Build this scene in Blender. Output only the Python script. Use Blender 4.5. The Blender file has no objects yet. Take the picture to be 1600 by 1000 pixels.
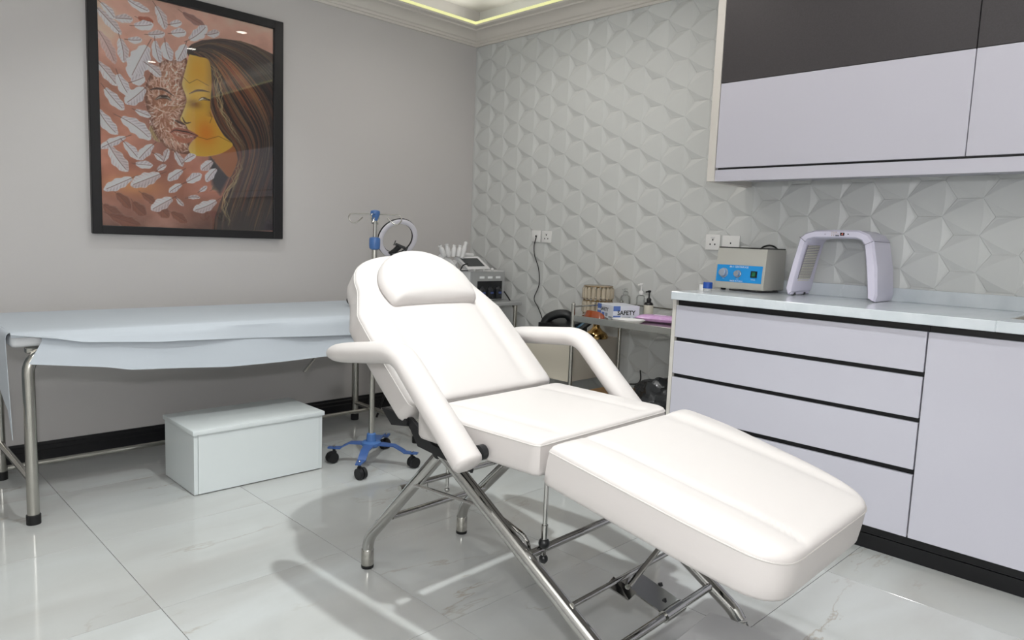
import bpy, bmesh, math, random
import numpy as np
from mathutils import Vector, Matrix
random.seed(7)
SC = bpy.context.scene
COL = SC.collection
PI = math.pi

# ------------------------------------------------------------------ camera, light, exposure
cam_d = bpy.data.cameras.new('camera')
cam = bpy.data.objects.new('camera', cam_d); COL.objects.link(cam)
cam_d.sensor_width = 36.0
cam_d.lens = 1114.447 / 1600 * 36.0
cam_d.clip_start = 0.02
def cam_matrix(yaw, pitch, roll, loc):
    f = Vector((math.cos(pitch)*math.cos(yaw), math.cos(pitch)*math.sin(yaw), -math.sin(pitch)))
    r = Vector((math.sin(yaw), -math.cos(yaw), 0)); u = r.cross(f)
    r2 = math.cos(roll)*r + math.sin(roll)*u; u2 = -math.sin(roll)*r + math.cos(roll)*u
    m = Matrix((r2, u2, -f)).transposed().to_4x4(); m.translation = Vector(loc)
    return m
CAM = (-3.2268, -3.6923, 1.08)
cam.matrix_world = cam_matrix(0.790392, 0.112464, 0.039433, CAM)
SC.camera = cam

world = bpy.data.worlds.new('world'); SC.world = world; world.use_nodes = True
world.node_tree.nodes['Background'].inputs[0].default_value = (0.9, 0.95, 1, 1)
world.node_tree.nodes['Background'].inputs[1].default_value = 0.05

SC.view_settings.view_transform = 'Standard'
SC.view_settings.look = 'None'
SC.view_settings.gamma = 1.0
SC.view_settings.use_curve_mapping = False
SC.view_settings.exposure = 0.0

def lamp(name, kind, loc, energy, color, size=0.04, target=None, angle=140, blend=0.6):
    d = bpy.data.lights.new(name, kind); d.energy = energy; d.color = color
    o = bpy.data.objects.new(name, d); COL.objects.link(o); o.location = loc
    if kind in ('POINT', 'SPOT'): d.shadow_soft_size = size
    if kind == 'SPOT':
        d.spot_size = math.radians(angle); d.spot_blend = blend
    if kind == 'AREA': d.size = size
    if target is not None:
        o.rotation_euler = (Vector(target) - Vector(loc)).to_track_quat('-Z', 'Y').to_euler()
    return o
CEIL = 2.56
# the photographer's flash, just above the lens
lamp('camera_flash', 'POINT', (-3.25, -3.72, 1.335), 56, (0.97, 0.97, 1.0), 0.05)
# added soft fill: a spot bounced off the ceiling behind the camera
lamp('added_bounce_fill', 'SPOT', (-3.35, -3.85, 1.45), 250, (0.97, 0.98, 1.0), 0.05, (-3.5, -4.15, 2.56), 125, 0.8)
# recessed ceiling downlights, the last two added unseen as fill: (x, y, watts, colour, cone)
DOWN = [(-2.0, -2.4, 150, (0.95, 1.0, 1.0), 104), (-2.0, -0.64, 24, (0.95, 1.0, 1.0), 104),
        (-0.80, -0.98, 15, (1.0, 0.95, 0.9), 160), (-0.80, -1.83, 9, (1.0, 0.93, 0.88), 150),
        (-0.855, -2.68, 7, (1.0, 0.95, 0.92), 150), (-0.906, -3.48, 7, (1.0, 0.96, 0.95), 150),
        (-3.3, -1.6, 18, (0.97, 1.0, 1.0), 150), (-3.3, -3.6, 6, (0.97, 1.0, 1.0), 104)]
for dx, dy, w, c, cone in DOWN:
    lamp('downlight_beam', 'SPOT', (dx, dy, CEIL - 0.03), w, c, 0.035, (dx, dy, 0), cone, 0.75)

# the cove strips throw their light up onto the ceiling from behind the cornice lip
for nm, loc, sx, sy in (('cove_glow', (-2.33, -0.085, 2.45), 4.4, 0.02), ('cove_glow', (-0.085, -2.7, 2.45), 0.02, 5.0)):
    d = bpy.data.lights.new(nm, 'AREA'); d.shape = 'RECTANGLE'; d.size = sx; d.size_y = sy; d.energy = 2.2; d.color = (1.0, 0.99, 0.93)
    o = bpy.data.objects.new(nm, d); COL.objects.link(o); o.location = loc; o.rotation_euler = (math.pi, 0, 0)

# ------------------------------------------------------------------ materials
def lin(c):
    if isinstance(c, str):
        c = [int(c[i:i+2], 16)/255 for i in (0, 2, 4)]
    return tuple(((x/12.92) if x <= 0.04045 else ((x+0.055)/1.055)**2.4) for x in c)
MATS = {}
def mat(name, col, rough=0.5, metal=0.0, spec=0.5, coat=0.0, bump=None, emit=None, trans=0.0, ior=1.45, vary=None, alpha=1.0):
    if name in MATS: return MATS[name]
    m = bpy.data.materials.new(name); m.use_nodes = True
    nt = m.node_tree; b = nt.nodes['Principled BSDF']; L = nt.links
    c = lin(col)
    b.inputs['Base Color'].default_value = (*c, 1)
    b.inputs['Roughness'].default_value = rough
    b.inputs['Metallic'].default_value = metal
    b.inputs['Specular IOR Level'].default_value = spec
    b.inputs['Coat Weight'].default_value = coat
    b.inputs['Coat Roughness'].default_value = 0.05
    b.inputs['Transmission Weight'].default_value = trans
    b.inputs['IOR'].default_value = ior
    b.inputs['Alpha'].default_value = alpha
    tc = nt.nodes.new('ShaderNodeTexCoord')
    if emit:
        b.inputs['Emission Color'].default_value = (*lin(emit[0]), 1)
        b.inputs['Emission Strength'].default_value = emit[1]
    if vary:   # (second colour, noise scale)
        n = nt.nodes.new('ShaderNodeTexNoise'); n.inputs['Scale'].default_value = vary[1]; n.inputs['Detail'].default_value = 4
        L.new(tc.outputs['Object'], n.inputs['Vector'])
        mx = nt.nodes.new('ShaderNodeMix'); mx.data_type = 'RGBA'
        mx.inputs['A'].default_value = (*c, 1); mx.inputs['B'].default_value = (*lin(vary[0]), 1)
        L.new(n.outputs['Fac'], mx.inputs['Factor']); L.new(mx.outputs['Result'], b.inputs['Base Color'])
    if bump:   # (noise scale, strength)
        n = nt.nodes.new('ShaderNodeTexNoise'); n.inputs['Scale'].default_value = bump[0]; n.inputs['Detail'].default_value = 3
        L.new(tc.outputs['Object'], n.inputs['Vector'])
        bp = nt.nodes.new('ShaderNodeBump'); bp.inputs['Strength'].default_value = bump[1]; bp.inputs['Distance'].default_value = 0.002
        L.new(n.outputs['Fac'], bp.inputs['Height']); L.new(bp.outputs['Normal'], b.inputs['Normal'])
    MATS[name] = m
    return m

def marble(name, c1, c2, vein, rough, scale, vs=1.2, vein_amt=0.5, spec=0.5, coat=0.0):
    m = bpy.data.materials.new(name); m.use_nodes = True
    nt = m.node_tree; N = nt.nodes; L = nt.links; b = N['Principled BSDF']
    b.inputs['Roughness'].default_value = rough; b.inputs['Specular IOR Level'].default_value = spec
    b.inputs['Coat Weight'].default_value = coat; b.inputs['Coat Roughness'].default_value = 0.03
    geo = N.new('ShaderNodeNewGeometry'); oi = N.new('ShaderNodeObjectInfo')
    sc = N.new('ShaderNodeVectorMath'); sc.operation = 'SCALE'; sc.inputs['Scale'].default_value = 17.0
    cmb = N.new('ShaderNodeCombineXYZ')
    for i in range(3): L.new(oi.outputs['Random'], cmb.inputs[i])
    L.new(cmb.outputs[0], sc.inputs[0])
    add = N.new('ShaderNodeVectorMath'); L.new(geo.outputs['Position'], add.inputs[0]); L.new(sc.outputs[0], add.inputs[1])
    mp = N.new('ShaderNodeMapping'); mp.inputs['Rotation'].default_value = (0.2, 0.1, 0.5); mp.inputs['Scale'].default_value = (0.55, 1.6, 1)
    L.new(add.outputs[0], mp.inputs['Vector'])
    n1 = N.new('ShaderNodeTexNoise'); n1.inputs['Scale'].default_value = scale; n1.inputs['Detail'].default_value = 6; n1.inputs['Distortion'].default_value = 0.6
    L.new(mp.outputs[0], n1.inputs['Vector'])
    r1 = N.new('ShaderNodeMapRange'); r1.inputs['From Min'].default_value = 0.3; r1.inputs['From Max'].default_value = 0.7
    L.new(n1.outputs['Fac'], r1.inputs['Value'])
    mx = N.new('ShaderNodeMix'); mx.data_type = 'RGBA'; mx.inputs['A'].default_value = (*lin(c1), 1); mx.inputs['B'].default_value = (*lin(c2), 1)
    L.new(r1.outputs['Result'], mx.inputs['Factor'])
    n2 = N.new('ShaderNodeTexNoise'); n2.inputs['Scale'].default_value = vs; n2.inputs['Detail'].default_value = 8; n2.inputs['Roughness'].default_value = 0.6; n2.inputs['Distortion'].default_value = 0.3
    L.new(mp.outputs[0], n2.inputs['Vector'])
    s = N.new('ShaderNodeMath'); s.operation = 'SUBTRACT'; s.inputs[1].default_value = 0.5; L.new(n2.outputs['Fac'], s.inputs[0])
    a = N.new('ShaderNodeMath'); a.operation = 'ABSOLUTE'; L.new(s.outputs[0], a.inputs[0])
    r2 = N.new('ShaderNodeMapRange'); r2.inputs['From Min'].default_value = 0.0; r2.inputs['From Max'].default_value = 0.007
    r2.inputs['To Min'].default_value = vein_amt; r2.inputs['To Max'].default_value = 0.0; L.new(a.outputs[0], r2.inputs['Value'])
    n3 = N.new('ShaderNodeTexNoise'); n3.inputs['Scale'].default_value = 2.3; L.new(add.outputs[0], n3.inputs['Vector'])
    r3 = N.new('ShaderNodeMapRange'); r3.inputs['From Min'].default_value = 0.5; r3.inputs['From Max'].default_value = 0.68; L.new(n3.outputs['Fac'], r3.inputs['Value'])
    ml = N.new('ShaderNodeMath'); ml.operation = 'MULTIPLY'; L.new(r2.outputs['Result'], ml.inputs[0]); L.new(r3.outputs['Result'], ml.inputs[1])
    mx2 = N.new('ShaderNodeMix'); mx2.data_type = 'RGBA'; mx2.inputs['B'].default_value = (*lin(vein), 1)
    L.new(mx.outputs['Result'], mx2.inputs['A']); L.new(ml.outputs[0], mx2.inputs['Factor'])
    L.new(mx2.outputs['Result'], b.inputs['Base Color'])
    MATS[name] = m
    return m

def pane_glass(name, tint=(1, 1, 1), refl_rough=0.01, strength=1.0):
    m = bpy.data.materials.new(name); m.use_nodes = True
    nt = m.node_tree; N = nt.nodes; L = nt.links
    N.remove(N['Principled BSDF']); out = N['Material Output']
    t = N.new('ShaderNodeBsdfTransparent'); t.inputs[0].default_value = (*tint, 1)
    g = N.new('ShaderNodeBsdfGlossy'); g.inputs['Roughness'].default_value = refl_rough
    fr = N.new('ShaderNodeFresnel'); fr.inputs['IOR'].default_value = 1.5
    mu = N.new('ShaderNodeMath'); mu.operation = 'MULTIPLY'; mu.inputs[1].default_value = strength
    L.new(fr.outputs[0], mu.inputs[0])
    mx = N.new('ShaderNodeMixShader'); L.new(mu.outputs[0], mx.inputs[0]); L.new(t.outputs[0], mx.inputs[1]); L.new(g.outputs[0], mx.inputs[2])
    L.new(mx.outputs[0], out.inputs['Surface'])
    MATS[name] = m
    return m

WALL = mat('wall_paint', 'c3c0be', 0.75, bump=(140, 0.05))
WALLB = mat('back_wall_paint', 'e2e2e0', 0.8)
CEILM = mat('ceiling_paint', 'e0deda', 0.8)
CORN = mat('cornice_plaster', 'd6d1c9', 0.7)
HEX = mat('hex_tile_glaze', 'caccca', 0.34, spec=0.45)
GROUT = mat('tile_grout', 'cfcfcb', 0.9)
FLOOR = marble('floor_marble', 'bcbfbe', 'afafac', '8d7f68', 0.07, 2.2, 0.9, 0.55, 0.55)
FGROUT = mat('floor_grout', '8f8c84', 0.8)
QUARTZ = marble('worktop_quartz', 'd4dade', 'c3cbd0', 'e6ebee', 0.12, 5.0, 3.0, 0.5, 0.5)
BLACKSK = mat('black_skirting', '17171a', 0.35, bump=(60, 0.05))
LEATHER = mat('white_leather', 'c5c0bd', 0.42, spec=0.4, bump=(420, 0.07))
PIPING = mat('white_piping', 'bdb9b5', 0.45)
CHROME = mat('chrome', 'b4b3b0', 0.06, 1.0)
STEEL = mat('stainless_steel', 'b9b7b0', 0.24, 1.0)
BRASS_OLD = mat('dull_zinc', 'b0a78f', 0.35, 0.9)
BLACKM = mat('black_metal', '1d1d1f', 0.45, 0.2)
RUBBER = mat('black_rubber', '161617', 0.6)
BLACKPL = mat('black_plastic', '18191b', 0.35)
LAMW = mat('white_gloss_laminate', 'c2c1cb', 0.2, spec=0.5)
EDGEW = mat('cream_edge_band', 'cfcbc4', 0.5)
DARKLAM = mat('dark_weave_laminate', '353233', 0.45, bump=(700, 0.25), vary=('454244', 260))
GOLA = mat('black_channel', '121214', 0.4)
PAPER = mat('white_paper_sheet', 'bcc3ca', 0.8, bump=(9, 0.25))
BOXW = mat('white_melamine', 'd2d8d8', 0.3)
BOXE = mat('white_edge_band', 'e2e4e0', 0.4)
BLUE = mat('blue_plastic', '44699f', 0.35)
BLUED = mat('blue_metal', '3b5990', 0.35)
FRAME = mat('black_picture_frame', '1b1a1c', 0.4, bump=(300, 0.1))
PLASTW = mat('white_plastic', 'dedede', 0.3)
PLASTG = mat('grey_plastic', 'a3a5a5', 0.35)
LAV = mat('pale_lavender_plastic', 'dad7e8', 0.18, spec=0.5)
BEIGE = mat('beige_laminate', 'b9b2a6', 0.5)
SOCKET = mat('socket_plastic', 'e4e4e2', 0.35)
SCREEN = mat('dark_grey_screen', '4b4d4e', 0.3)
GREYENAM = mat('grey_enamel', 'b9b8b0', 0.35)
GREYSIDE = mat('grey_enamel_side', 'a9aaa5', 0.4)
CFBLUE = mat('blue_panel', '2394dc', 0.35)
GOLD = mat('polished_gold', 'c9a56a', 0.16, 1.0)
CRYSTAL = mat('champagne_crystal', 'f4ead6', 0.05, trans=0.6, ior=1.5, spec=0.6)
CARD = mat('brown_cardboard', '8a6a45', 0.8)
WHITEINK = mat('white_ink', 'e9eef2', 0.5)
BLACKINK = mat('black_ink', '1c1d22', 0.5)
GREYINK = mat('grey_ink', '8a919c', 0.5)
RINGW = mat('ring_diffuser', 'dcdae2', 0.35)
CARTON = mat('white_carton', 'dfe3ec', 0.45)
CBLUE = mat('carton_blue', '5b78bd', 0.45)
AMBER = mat('amber_lens', '8c4220', 0.12, spec=0.6, coat=0.5)
PINK = mat('pink_wrapper', 'c98ccf', 0.2, spec=0.6, vary=('e4c4e6', 60))
CLEAR = pane_glass('clear_plastic', (0.95, 0.96, 0.96), 0.05, 0.55)
GLASS = pane_glass('picture_glass', (0.97, 0.97, 0.97), 0.008, 1.0)
BAGPL = mat('black_polythene', '2a2b2d', 0.18, spec=0.7, bump=(35, 0.9))
CREAML = mat('cream_label', 'd5d3c2', 0.5)
LED = mat('cove_led', 'dcdd9a', 0.5, emit=('dfe0a4', 0.75))
DISC = mat('downlight_lens', 'ffffff', 0.4, emit=('fffaf0', 14.0))
GREEN = mat('green_switch', '1f6b4a', 0.25)
STOOLG = mat('grey_step_top', 'a9a9a9', 0.45)

# ------------------------------------------------------------------ geometry helpers: every helper returns (verts, faces)
def merge(*gs):
    V = []; F = []
    for v, f in gs:
        o = len(V); V += [tuple(p) for p in v]; F += [tuple(i + o for i in q) for q in f]
    return V, F
def from_bm(bm):
    bm.verts.ensure_lookup_table(); bm.verts.index_update()
    r = ([tuple(v.co) for v in bm.verts], [tuple(v.index for v in f.verts) for f in bm.faces]); bm.free(); return r
def box(x0, x1, y0, y1, z0, z1, bev=0.0, seg=1):
    bm = bmesh.new(); bmesh.ops.create_cube(bm, size=1)
    for v in bm.verts:
        v.co = ((x0+x1)/2 + v.co.x*(x1-x0), (y0+y1)/2 + v.co.y*(y1-y0), (z0+z1)/2 + v.co.z*(z1-z0))
    if bev > 0: bmesh.ops.bevel(bm, geom=bm.edges[:], offset=bev, segments=seg, affect='EDGES', profile=0.5)
    return from_bm(bm)
def xf(g, m):
    return [tuple(m @ Vector(p)) for p in g[0]], g[1]
def rot(g, ang, axis='Z', c=(0, 0, 0)):
    c = Vector(c); m = Matrix.Translation(c) @ Matrix.Rotation(ang, 4, axis) @ Matrix.Translation(-c)
    return xf(g, m)
def mv(g, d): return xf(g, Matrix.Translation(Vector(d)))
def fillet(pts, r, k=6):
    pts = [Vector(p) for p in pts]; out = [pts[0]]
    for i in range(1, len(pts)-1):
        a, b, c = pts[i-1], pts[i], pts[i+1]
        u = (a-b); w = (c-b); lu, lw = u.length, w.length; u.normalize(); w.normalize()
        t = min(r, lu*0.49, lw*0.49)
        p0 = b+u*t; p1 = b+w*t
        for j in range(k+1):
            s = j/k; out.append((1-s)**2*p0 + 2*s*(1-s)*b + s*s*p1)
    out.append(pts[-1]); return out
def spline(pts, n=8):
    P = [Vector(p) for p in pts]; P = [2*P[0]-P[1]] + P + [2*P[-1]-P[-2]]; out = []
    for i in range(1, len(P)-2):
        for j in range(n):
            t = j/n; a, b, c, d = P[i-1], P[i], P[i+1], P[i+2]
            out.append(0.5*((2*b) + (c-a)*t + (2*a-5*b+4*c-d)*t*t + (3*b-a-3*c+d)*t**3))
    out.append(P[-2]); return out
def tube(pts, r, n=12, cap=True, up=None, r2=None, closed=False):
    """r may be a number or list; r2 = radius along the second axis (elliptical section); up fixes the second axis"""
    P = [Vector(p) for p in pts]; m = len(P); V = []; F = []
    R = r if isinstance(r, (list, tuple)) else [r]*m
    R2 = R if r2 is None else (r2 if isinstance(r2, (list, tuple)) else [r2]*m)
    prev = None
    for i in range(m):
        if closed: t = (P[(i+1) % m] - P[i-1])
        elif i == 0: t = P[1]-P[0]
        elif i == m-1: t = P[-1]-P[-2]
        else: t = (P[i+1]-P[i]).normalized() + (P[i]-P[i-1]).normalized()
        t.normalize()
        if up is not None:
            b = Vector(up) - t*Vector(up).dot(t); b.normalize()
        else:
            if prev is None:
                h = Vector((0, 0, 1)) if abs(t.z) < 0.9 else Vector((1, 0, 0)); b = h - t*h.dot(t)
            else: b = prev - t*prev.dot(t)
            b.normalize(); prev = b
        a = t.cross(b)
        for k in range(n):
            w = 2*PI*k/n; V.append(tuple(P[i] + a*(R[i]*math.cos(w)) + b*(R2[i]*math.sin(w))))
    rng = m if closed else m-1
    for i in range(rng):
        for k in range(n):
            i2 = (i+1) % m
            F.append((i*n+k, i*n+(k+1) % n, i2*n+(k+1) % n, i2*n+k))
    if cap and not closed:
        F.append(tuple(range(n-1, -1, -1))); F.append(tuple((m-1)*n+k for k in range(n)))
    return V, F
def cyl(p, q, r, n=16): return tube([p, q], r, n)
def lathe(prof, c=(0, 0, 0), n=24, cap=True):
    V = []; F = []; m = len(prof)
    for r, z in prof:
        for k in range(n):
            w = 2*PI*k/n; V.append((c[0]+r*math.cos(w), c[1]+r*math.sin(w), c[2]+z))
    for i in range(m-1):
        for k in range(n): F.append((i*n+k, i*n+(k+1) % n, (i+1)*n+(k+1) % n, (i+1)*n+k))
    if cap: F.append(tuple(range(n-1, -1, -1))); F.append(tuple((m-1)*n+k for k in range(n)))
    return V, F
def ball(c, r, n=12, sz=(1, 1, 1)):
    bm = bmesh.new(); bmesh.ops.create_uvsphere(bm, u_segments=n, v_segments=max(6, n*2//3), radius=r)
    for v in bm.verts: v.co = (c[0]+v.co.x*sz[0], c[1]+v.co.y*sz[1], c[2]+v.co.z*sz[2])
    return from_bm(bm)
def prism(poly, o, ax, ay, an, d):
    """polygon in plane (o; ax, ay), extruded d along an"""
    o, ax, ay, an = map(Vector, (o, ax, ay, an)); n = len(poly)
    V = [tuple(o+ax*p[0]+ay*p[1]) for p in poly] + [tuple(o+ax*p[0]+ay*p[1]+an*d) for p in poly]
    F = [tuple(range(n-1, -1, -1)), tuple(range(n, 2*n))] + [(i, (i+1) % n, n+(i+1) % n, n+i) for i in range(n)]
    return V, F
def extrude_path(prof, path_fn, ts):
    V = []; F = []; n = len(prof)
    for t in ts:
        for p in prof: V.append(tuple(path_fn(t, p)))
    for i in range(len(ts)-1):
        for k in range(n-1): F.append((i*n+k, i*n+k+1, (i+1)*n+k+1, (i+1)*n+k))
    return V, F
def grid(fn, nu, nv):
    V = [tuple(fn(i/nu, j/nv)) for i in range(nu+1) for j in range(nv+1)]
    F = [(i*(nv+1)+j, (i+1)*(nv+1)+j, (i+1)*(nv+1)+j+1, i*(nv+1)+j+1) for i in range(nu) for j in range(nv)]
    return V, F

# ------------------------------------------------------------------ object helpers
ORG = {}
def mesh_of(name, g, m, ang=32, fixn=True):
    me = bpy.data.meshes.new(name); me.from_pydata([tuple(v) for v in g[0]], [], g[1])
    if fixn:
        bm = bmesh.new(); bm.from_mesh(me); bmesh.ops.recalc_face_normals(bm, faces=bm.faces[:]); bm.to_mesh(me); bm.free()
    me.polygons.foreach_set('use_smooth', [True]*len(me.polygons)); me.set_sharp_from_angle(angle=math.radians(ang))
    if m: me.materials.append(m)
    return me
def thing(name, label, cat, loc=(0, 0, 0), rz=0.0, group=None, world=True):
    o = bpy.data.objects.new(name, None); COL.objects.link(o); o.empty_display_size = 0.05
    o.location = loc; o.rotation_euler = (0, 0, rz); o['label'] = label; o['category'] = cat
    if group: o['group'] = group
    ORG[o] = Vector(loc) if world else Vector((0, 0, 0))
    return o
def part(name, g, m, parent, label=None, kind=None, ang=32, fixn=True):
    d = ORG[parent]; g = ([(p[0]-d[0], p[1]-d[1], p[2]-d[2]) for p in g[0]], g[1])
    o = bpy.data.objects.new(name, mesh_of(name, g, m, ang, fixn)); COL.objects.link(o); o.parent = parent
    ORG[o] = d
    if label: o['label'] = label
    if kind: o['kind'] = kind
    return o
def single(name, g, m, label, cat, group=None, ang=32):
    xs, ys, zs = zip(*g[0]); d = ((min(xs)+max(xs))/2, (min(ys)+max(ys))/2, min(zs))
    o = bpy.data.objects.new(name, mesh_of(name, ([(p[0]-d[0], p[1]-d[1], p[2]-d[2]) for p in g[0]], g[1]), m, ang)); COL.objects.link(o)
    o.location = d; ORG[o] = Vector(d); o['label'] = label; o['category'] = cat
    if group: o['group'] = group
    return o
def struct(name, g, m, label=None):
    o = bpy.data.objects.new(name, mesh_of(name, g, m)); COL.objects.link(o); o['kind'] = 'structure'; ORG[o] = Vector((0, 0, 0))
    if label: o['label'] = label
    return o
def text_geo(s, size, o, ax, ay, bold=0.0, align='CENTER'):
    """text as flat mesh lying in plane (o; ax, ay), 0.3 mm proud"""
    cu = bpy.data.curves.new('writing', 'FONT'); cu.body = s; cu.size = size; cu.align_x = align; cu.align_y = 'CENTER'; cu.offset = bold; cu.resolution_u = 2
    t = bpy.data.objects.new('writing', cu); COL.objects.link(t)
    dg = bpy.context.evaluated_depsgraph_get(); me = bpy.data.meshes.new_from_object(t.evaluated_get(dg))
    o, ax, ay = Vector(o), Vector(ax), Vector(ay)
    g = ([tuple(o+ax*v.co.x+ay*v.co.y) for v in me.vertices], [tuple(p.vertices) for p in me.polygons])
    bpy.data.objects.remove(t); bpy.data.curves.remove(cu); bpy.data.meshes.remove(me)
    return g

# ================================================================== SETTING
XL, YB = -4.6, -5.3          # room extends from x = XL..0 and y = YB..0
T = 0.1
floor = struct('floor', box(XL, 0.1, YB, 0.1, -0.08, -0.009), FGROUT, 'floor of large square polished marble tiles')
xs = sorted([x for x in [-0.805 + 0.586*k for k in range(-8, 3)] if XL < x < 0] + [XL, 0])
ys = sorted([y for y in [-2.82 + 0.5835*k for k in range(-6, 7)] if YB < y < 0] + [YB, 0])
TM = {}
for i in range(len(xs)-1):
    for j in range(len(ys)-1):
        w, h = xs[i+1]-xs[i], ys[j+1]-ys[j]
        key = (round(w, 3), round(h, 3))
        if key not in TM: TM[key] = mesh_of('floor_tile', box(-w/2+0.0008, w/2-0.0008, -h/2+0.0008, h/2-0.0008, -0.009, 0, 0.0004), FLOOR)
        o = bpy.data.objects.new('floor_tile', TM[key]); COL.objects.link(o); o.parent = floor
        o.location = ((xs[i]+xs[i+1])/2, (ys[j]+ys[j+1])/2, 0)

struct('wall_left', box(XL-T, 0.1, 0, T, 0, CEIL+0.05), WALL, 'plain pale grey painted wall with the picture')
wall_r = struct('wall_right', box(0.018, T+0.018, YB, 0, 0, CEIL+0.05), GROUT, 'wall clad in white hexagonal relief tiles')
struct('wall_back', box(XL-T, 0.1, YB-T, YB, 0, CEIL+0.05), WALLB)
struct('wall_front', box(XL-T, XL, YB, 0, 0, CEIL+0.05), WALLB)
struct('ceiling', box(XL-T, 0.1, YB-T, T, CEIL, CEIL+0.05), CEILM, 'flat pale ceiling inside the lit cove')

# hexagonal relief tiles: three corners high, three low, a raised curved triangle in the middle
HA, HB, HD = 0.0898, 0.0715, 0.0105
def hex_mesh(cy, cz, clampy, clampz):   # faces look toward -x
    cn = [(HA*math.cos(math.radians(60*k)), 2*HB/math.sqrt(3)*math.sin(math.radians(60*k))) for k in range(6)]
    sc = 0.9945
    # local: a = toward -y (image right), b = up; corners 1,3,5 (60,180,300 deg) are high
    V = []; F = []
    hi = [cn[1], cn[3], cn[5]]; lo = [cn[2], cn[4], cn[0]]
    ns = 6; loop = []
    for q in range(3):
        p0, p1, a = hi[q], hi[(q+1) % 3], lo[q]
        mid = ((p0[0]+p1[0])/2, (p0[1]+p1[1])/2)
        st = len(V)
        for k in range(ns):
            t = k/ns; bul = 0.13*4*t*(1-t)
            x = p0[0]+(p1[0]-p0[0])*t + (a[0]-mid[0])*bul; y = p0[1]+(p1[1]-p0[1])*t + (a[1]-mid[1])*bul
            V.append((0.0, x, y)); loop.append(len(V)-1)
    F.append(tuple(loop))
    n3 = len(loop)
    for q in range(3):
        a = lo[q]
        V.append((HD*0.86, a[0]*0.88, a[1]*0.88)); m = len(V)-1
        V.append((HD, a[0], a[1])); am = len(V)-1
        seg = [loop[(q*ns+k) % n3] for k in range(ns+1)]
        base = len(V)
        for i in seg: V.append(V[i])          # own copies, so the fold stays crisp
        for k in range(ns): F.append((base+k, base+k+1, m))
        F.append((base, m, am)); F.append((m, base+ns, am))
    # rim going back into the wall
    rim = []
    order = [loop[0], None, loop[ns], None, loop[2*ns], None]
    lows = [i for i, v in enumerate(V) if abs(v[0]-HD) < 1e-9]
    order = [loop[0], lows[0], loop[ns], lows[1], loop[2*ns], lows[2]]
    back = []
    for i in order:
        V.append((0.0185, V[i][1], V[i][2])); back.append(len(V)-1)
    for k in range(6): F.append((order[k], order[(k+1) % 6], back[(k+1) % 6], back[k]))
    V = [(v[0], max(-v[1]*sc, -9) , v[2]*sc) for v in V]
    if clampy is None: return V, F
    bm = bmesh.new(); vs = [bm.verts.new(p) for p in V]; [bm.faces.new([vs[i] for i in f]) for f in F]
    for co, no in (((0, clampy-cy, 0), (0, 1, 0)), ((0, 0, clampz-cz), (0, 0, 1)), ((0, 0, 0.0005-cz), (0, 0, -1))):
        bmesh.ops.bisect_plane(bm, geom=bm.verts[:]+bm.edges[:]+bm.faces[:], plane_co=co, plane_no=no, clear_outer=True)
    return from_bm(bm)
HM = {}; HMF = set(); REST = []
nhex = 0
for k in range(-8, 26):
    cy = -0.955 - 0.1347*k - HA
    if cy > 0.06 or cy < -4.0: continue
    for m in range(-14, 8):
        cz = (1.666 if k % 2 == 0 else 1.5945) + 0.1430*m
        if cz < -0.05 or cz > 2.42: continue
        if cy < -2.07 and (cz < 0.83 or cz > 1.46): continue
        edge = cy > -HA-0.002 or cz < 0.075 or cz > 2.27
        if cy < -3.5 or (cz < 0.42 and cy > -1.25):      # out of frame or hidden low down: kept as geometry, joined into one part
            g = hex_mesh(cy, cz, -0.0005 if edge else None, 2.345); REST.append(([(p[0], p[1]+cy, p[2]+cz) for p in g[0]], g[1])); continue
        key = (round(cy, 3), round(cz, 3)) if edge else 0
        if key not in HM: HM[key] = mesh_of('hex_tile', hex_mesh(cy, cz, -0.0005 if edge else None, 2.345), HEX, 60, False)
        if key not in HMF: HMF.add(key); HM[key].polygons.foreach_set('use_smooth', [False]*len(HM[key].polygons))
        o = bpy.data.objects.new('hex_tile', HM[key]); COL.objects.link(o); o.parent = wall_r
        o.location = (0, cy, cz); nhex += 1

ro = part('hidden_hex_tiles', merge(*REST), HEX, wall_r, kind='stuff', fixn=False)
ro.data.polygons.foreach_set('use_smooth', [False]*len(ro.data.polygons))
# plaster cornice with a lit lip
prof = [(0, 2.33), (0.010, 2.33), (0.012, 2.342), (0.02, 2.345), (0.022, 2.356), (0.032, 2.362), (0.040, 2.378), (0.058, 2.394), (0.082, 2.402), (0.092, 2.403), (0.094, 2.412), (0.112, 2.416), (0.120, 2.420), (0.120, 2.430), (0.100, 2.432), (0.0, 2.432)]
struct('trim_1', extrude_path(prof, lambda t, p: (XL if t == 0 else -p[0], -p[0], p[1]), (0, 1)), CORN, 'moulded plaster cornice along the painted wall')
struct('trim_2', extrude_path(prof, lambda t, p: (-p[0], YB if t == 0 else -p[0], p[1]), (0, 1)), CORN, 'moulded plaster cornice along the tiled wall')
lp = [(0.104, 2.4325), (0.118, 2.4325), (0.118, 2.448), (0.104, 2.448), (0.104, 2.4325)]
single('led_strip', extrude_path(lp, lambda t, p: (XL+0.02 if t == 0 else -p[0], -p[0], p[1]), (0, 1)), LED, 'yellow-green LED strip glowing on the cornice above the painted wall', 'light strip')
single('led_strip', extrude_path(lp, lambda t, p: (-p[0], YB+0.02 if t == 0 else -p[0]-0.0005, p[1]), (0, 1)), LED, 'yellow-green LED strip glowing on the cornice above the tiled wall', 'light strip')
bp = [(0, 0.0005), (0.018, 0.0005), (0.018, 0.055), (0.013, 0.060), (0.013, 0.076), (0.007, 0.082), (0.006, 0.093), (0, 0.093)]
struct('baseboard_left', extrude_path(bp, lambda t, p: (XL+t*(-XL-0.001), -p[0], p[1]), (0, 1)), BLACKSK, 'stepped black skirting board')

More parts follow.
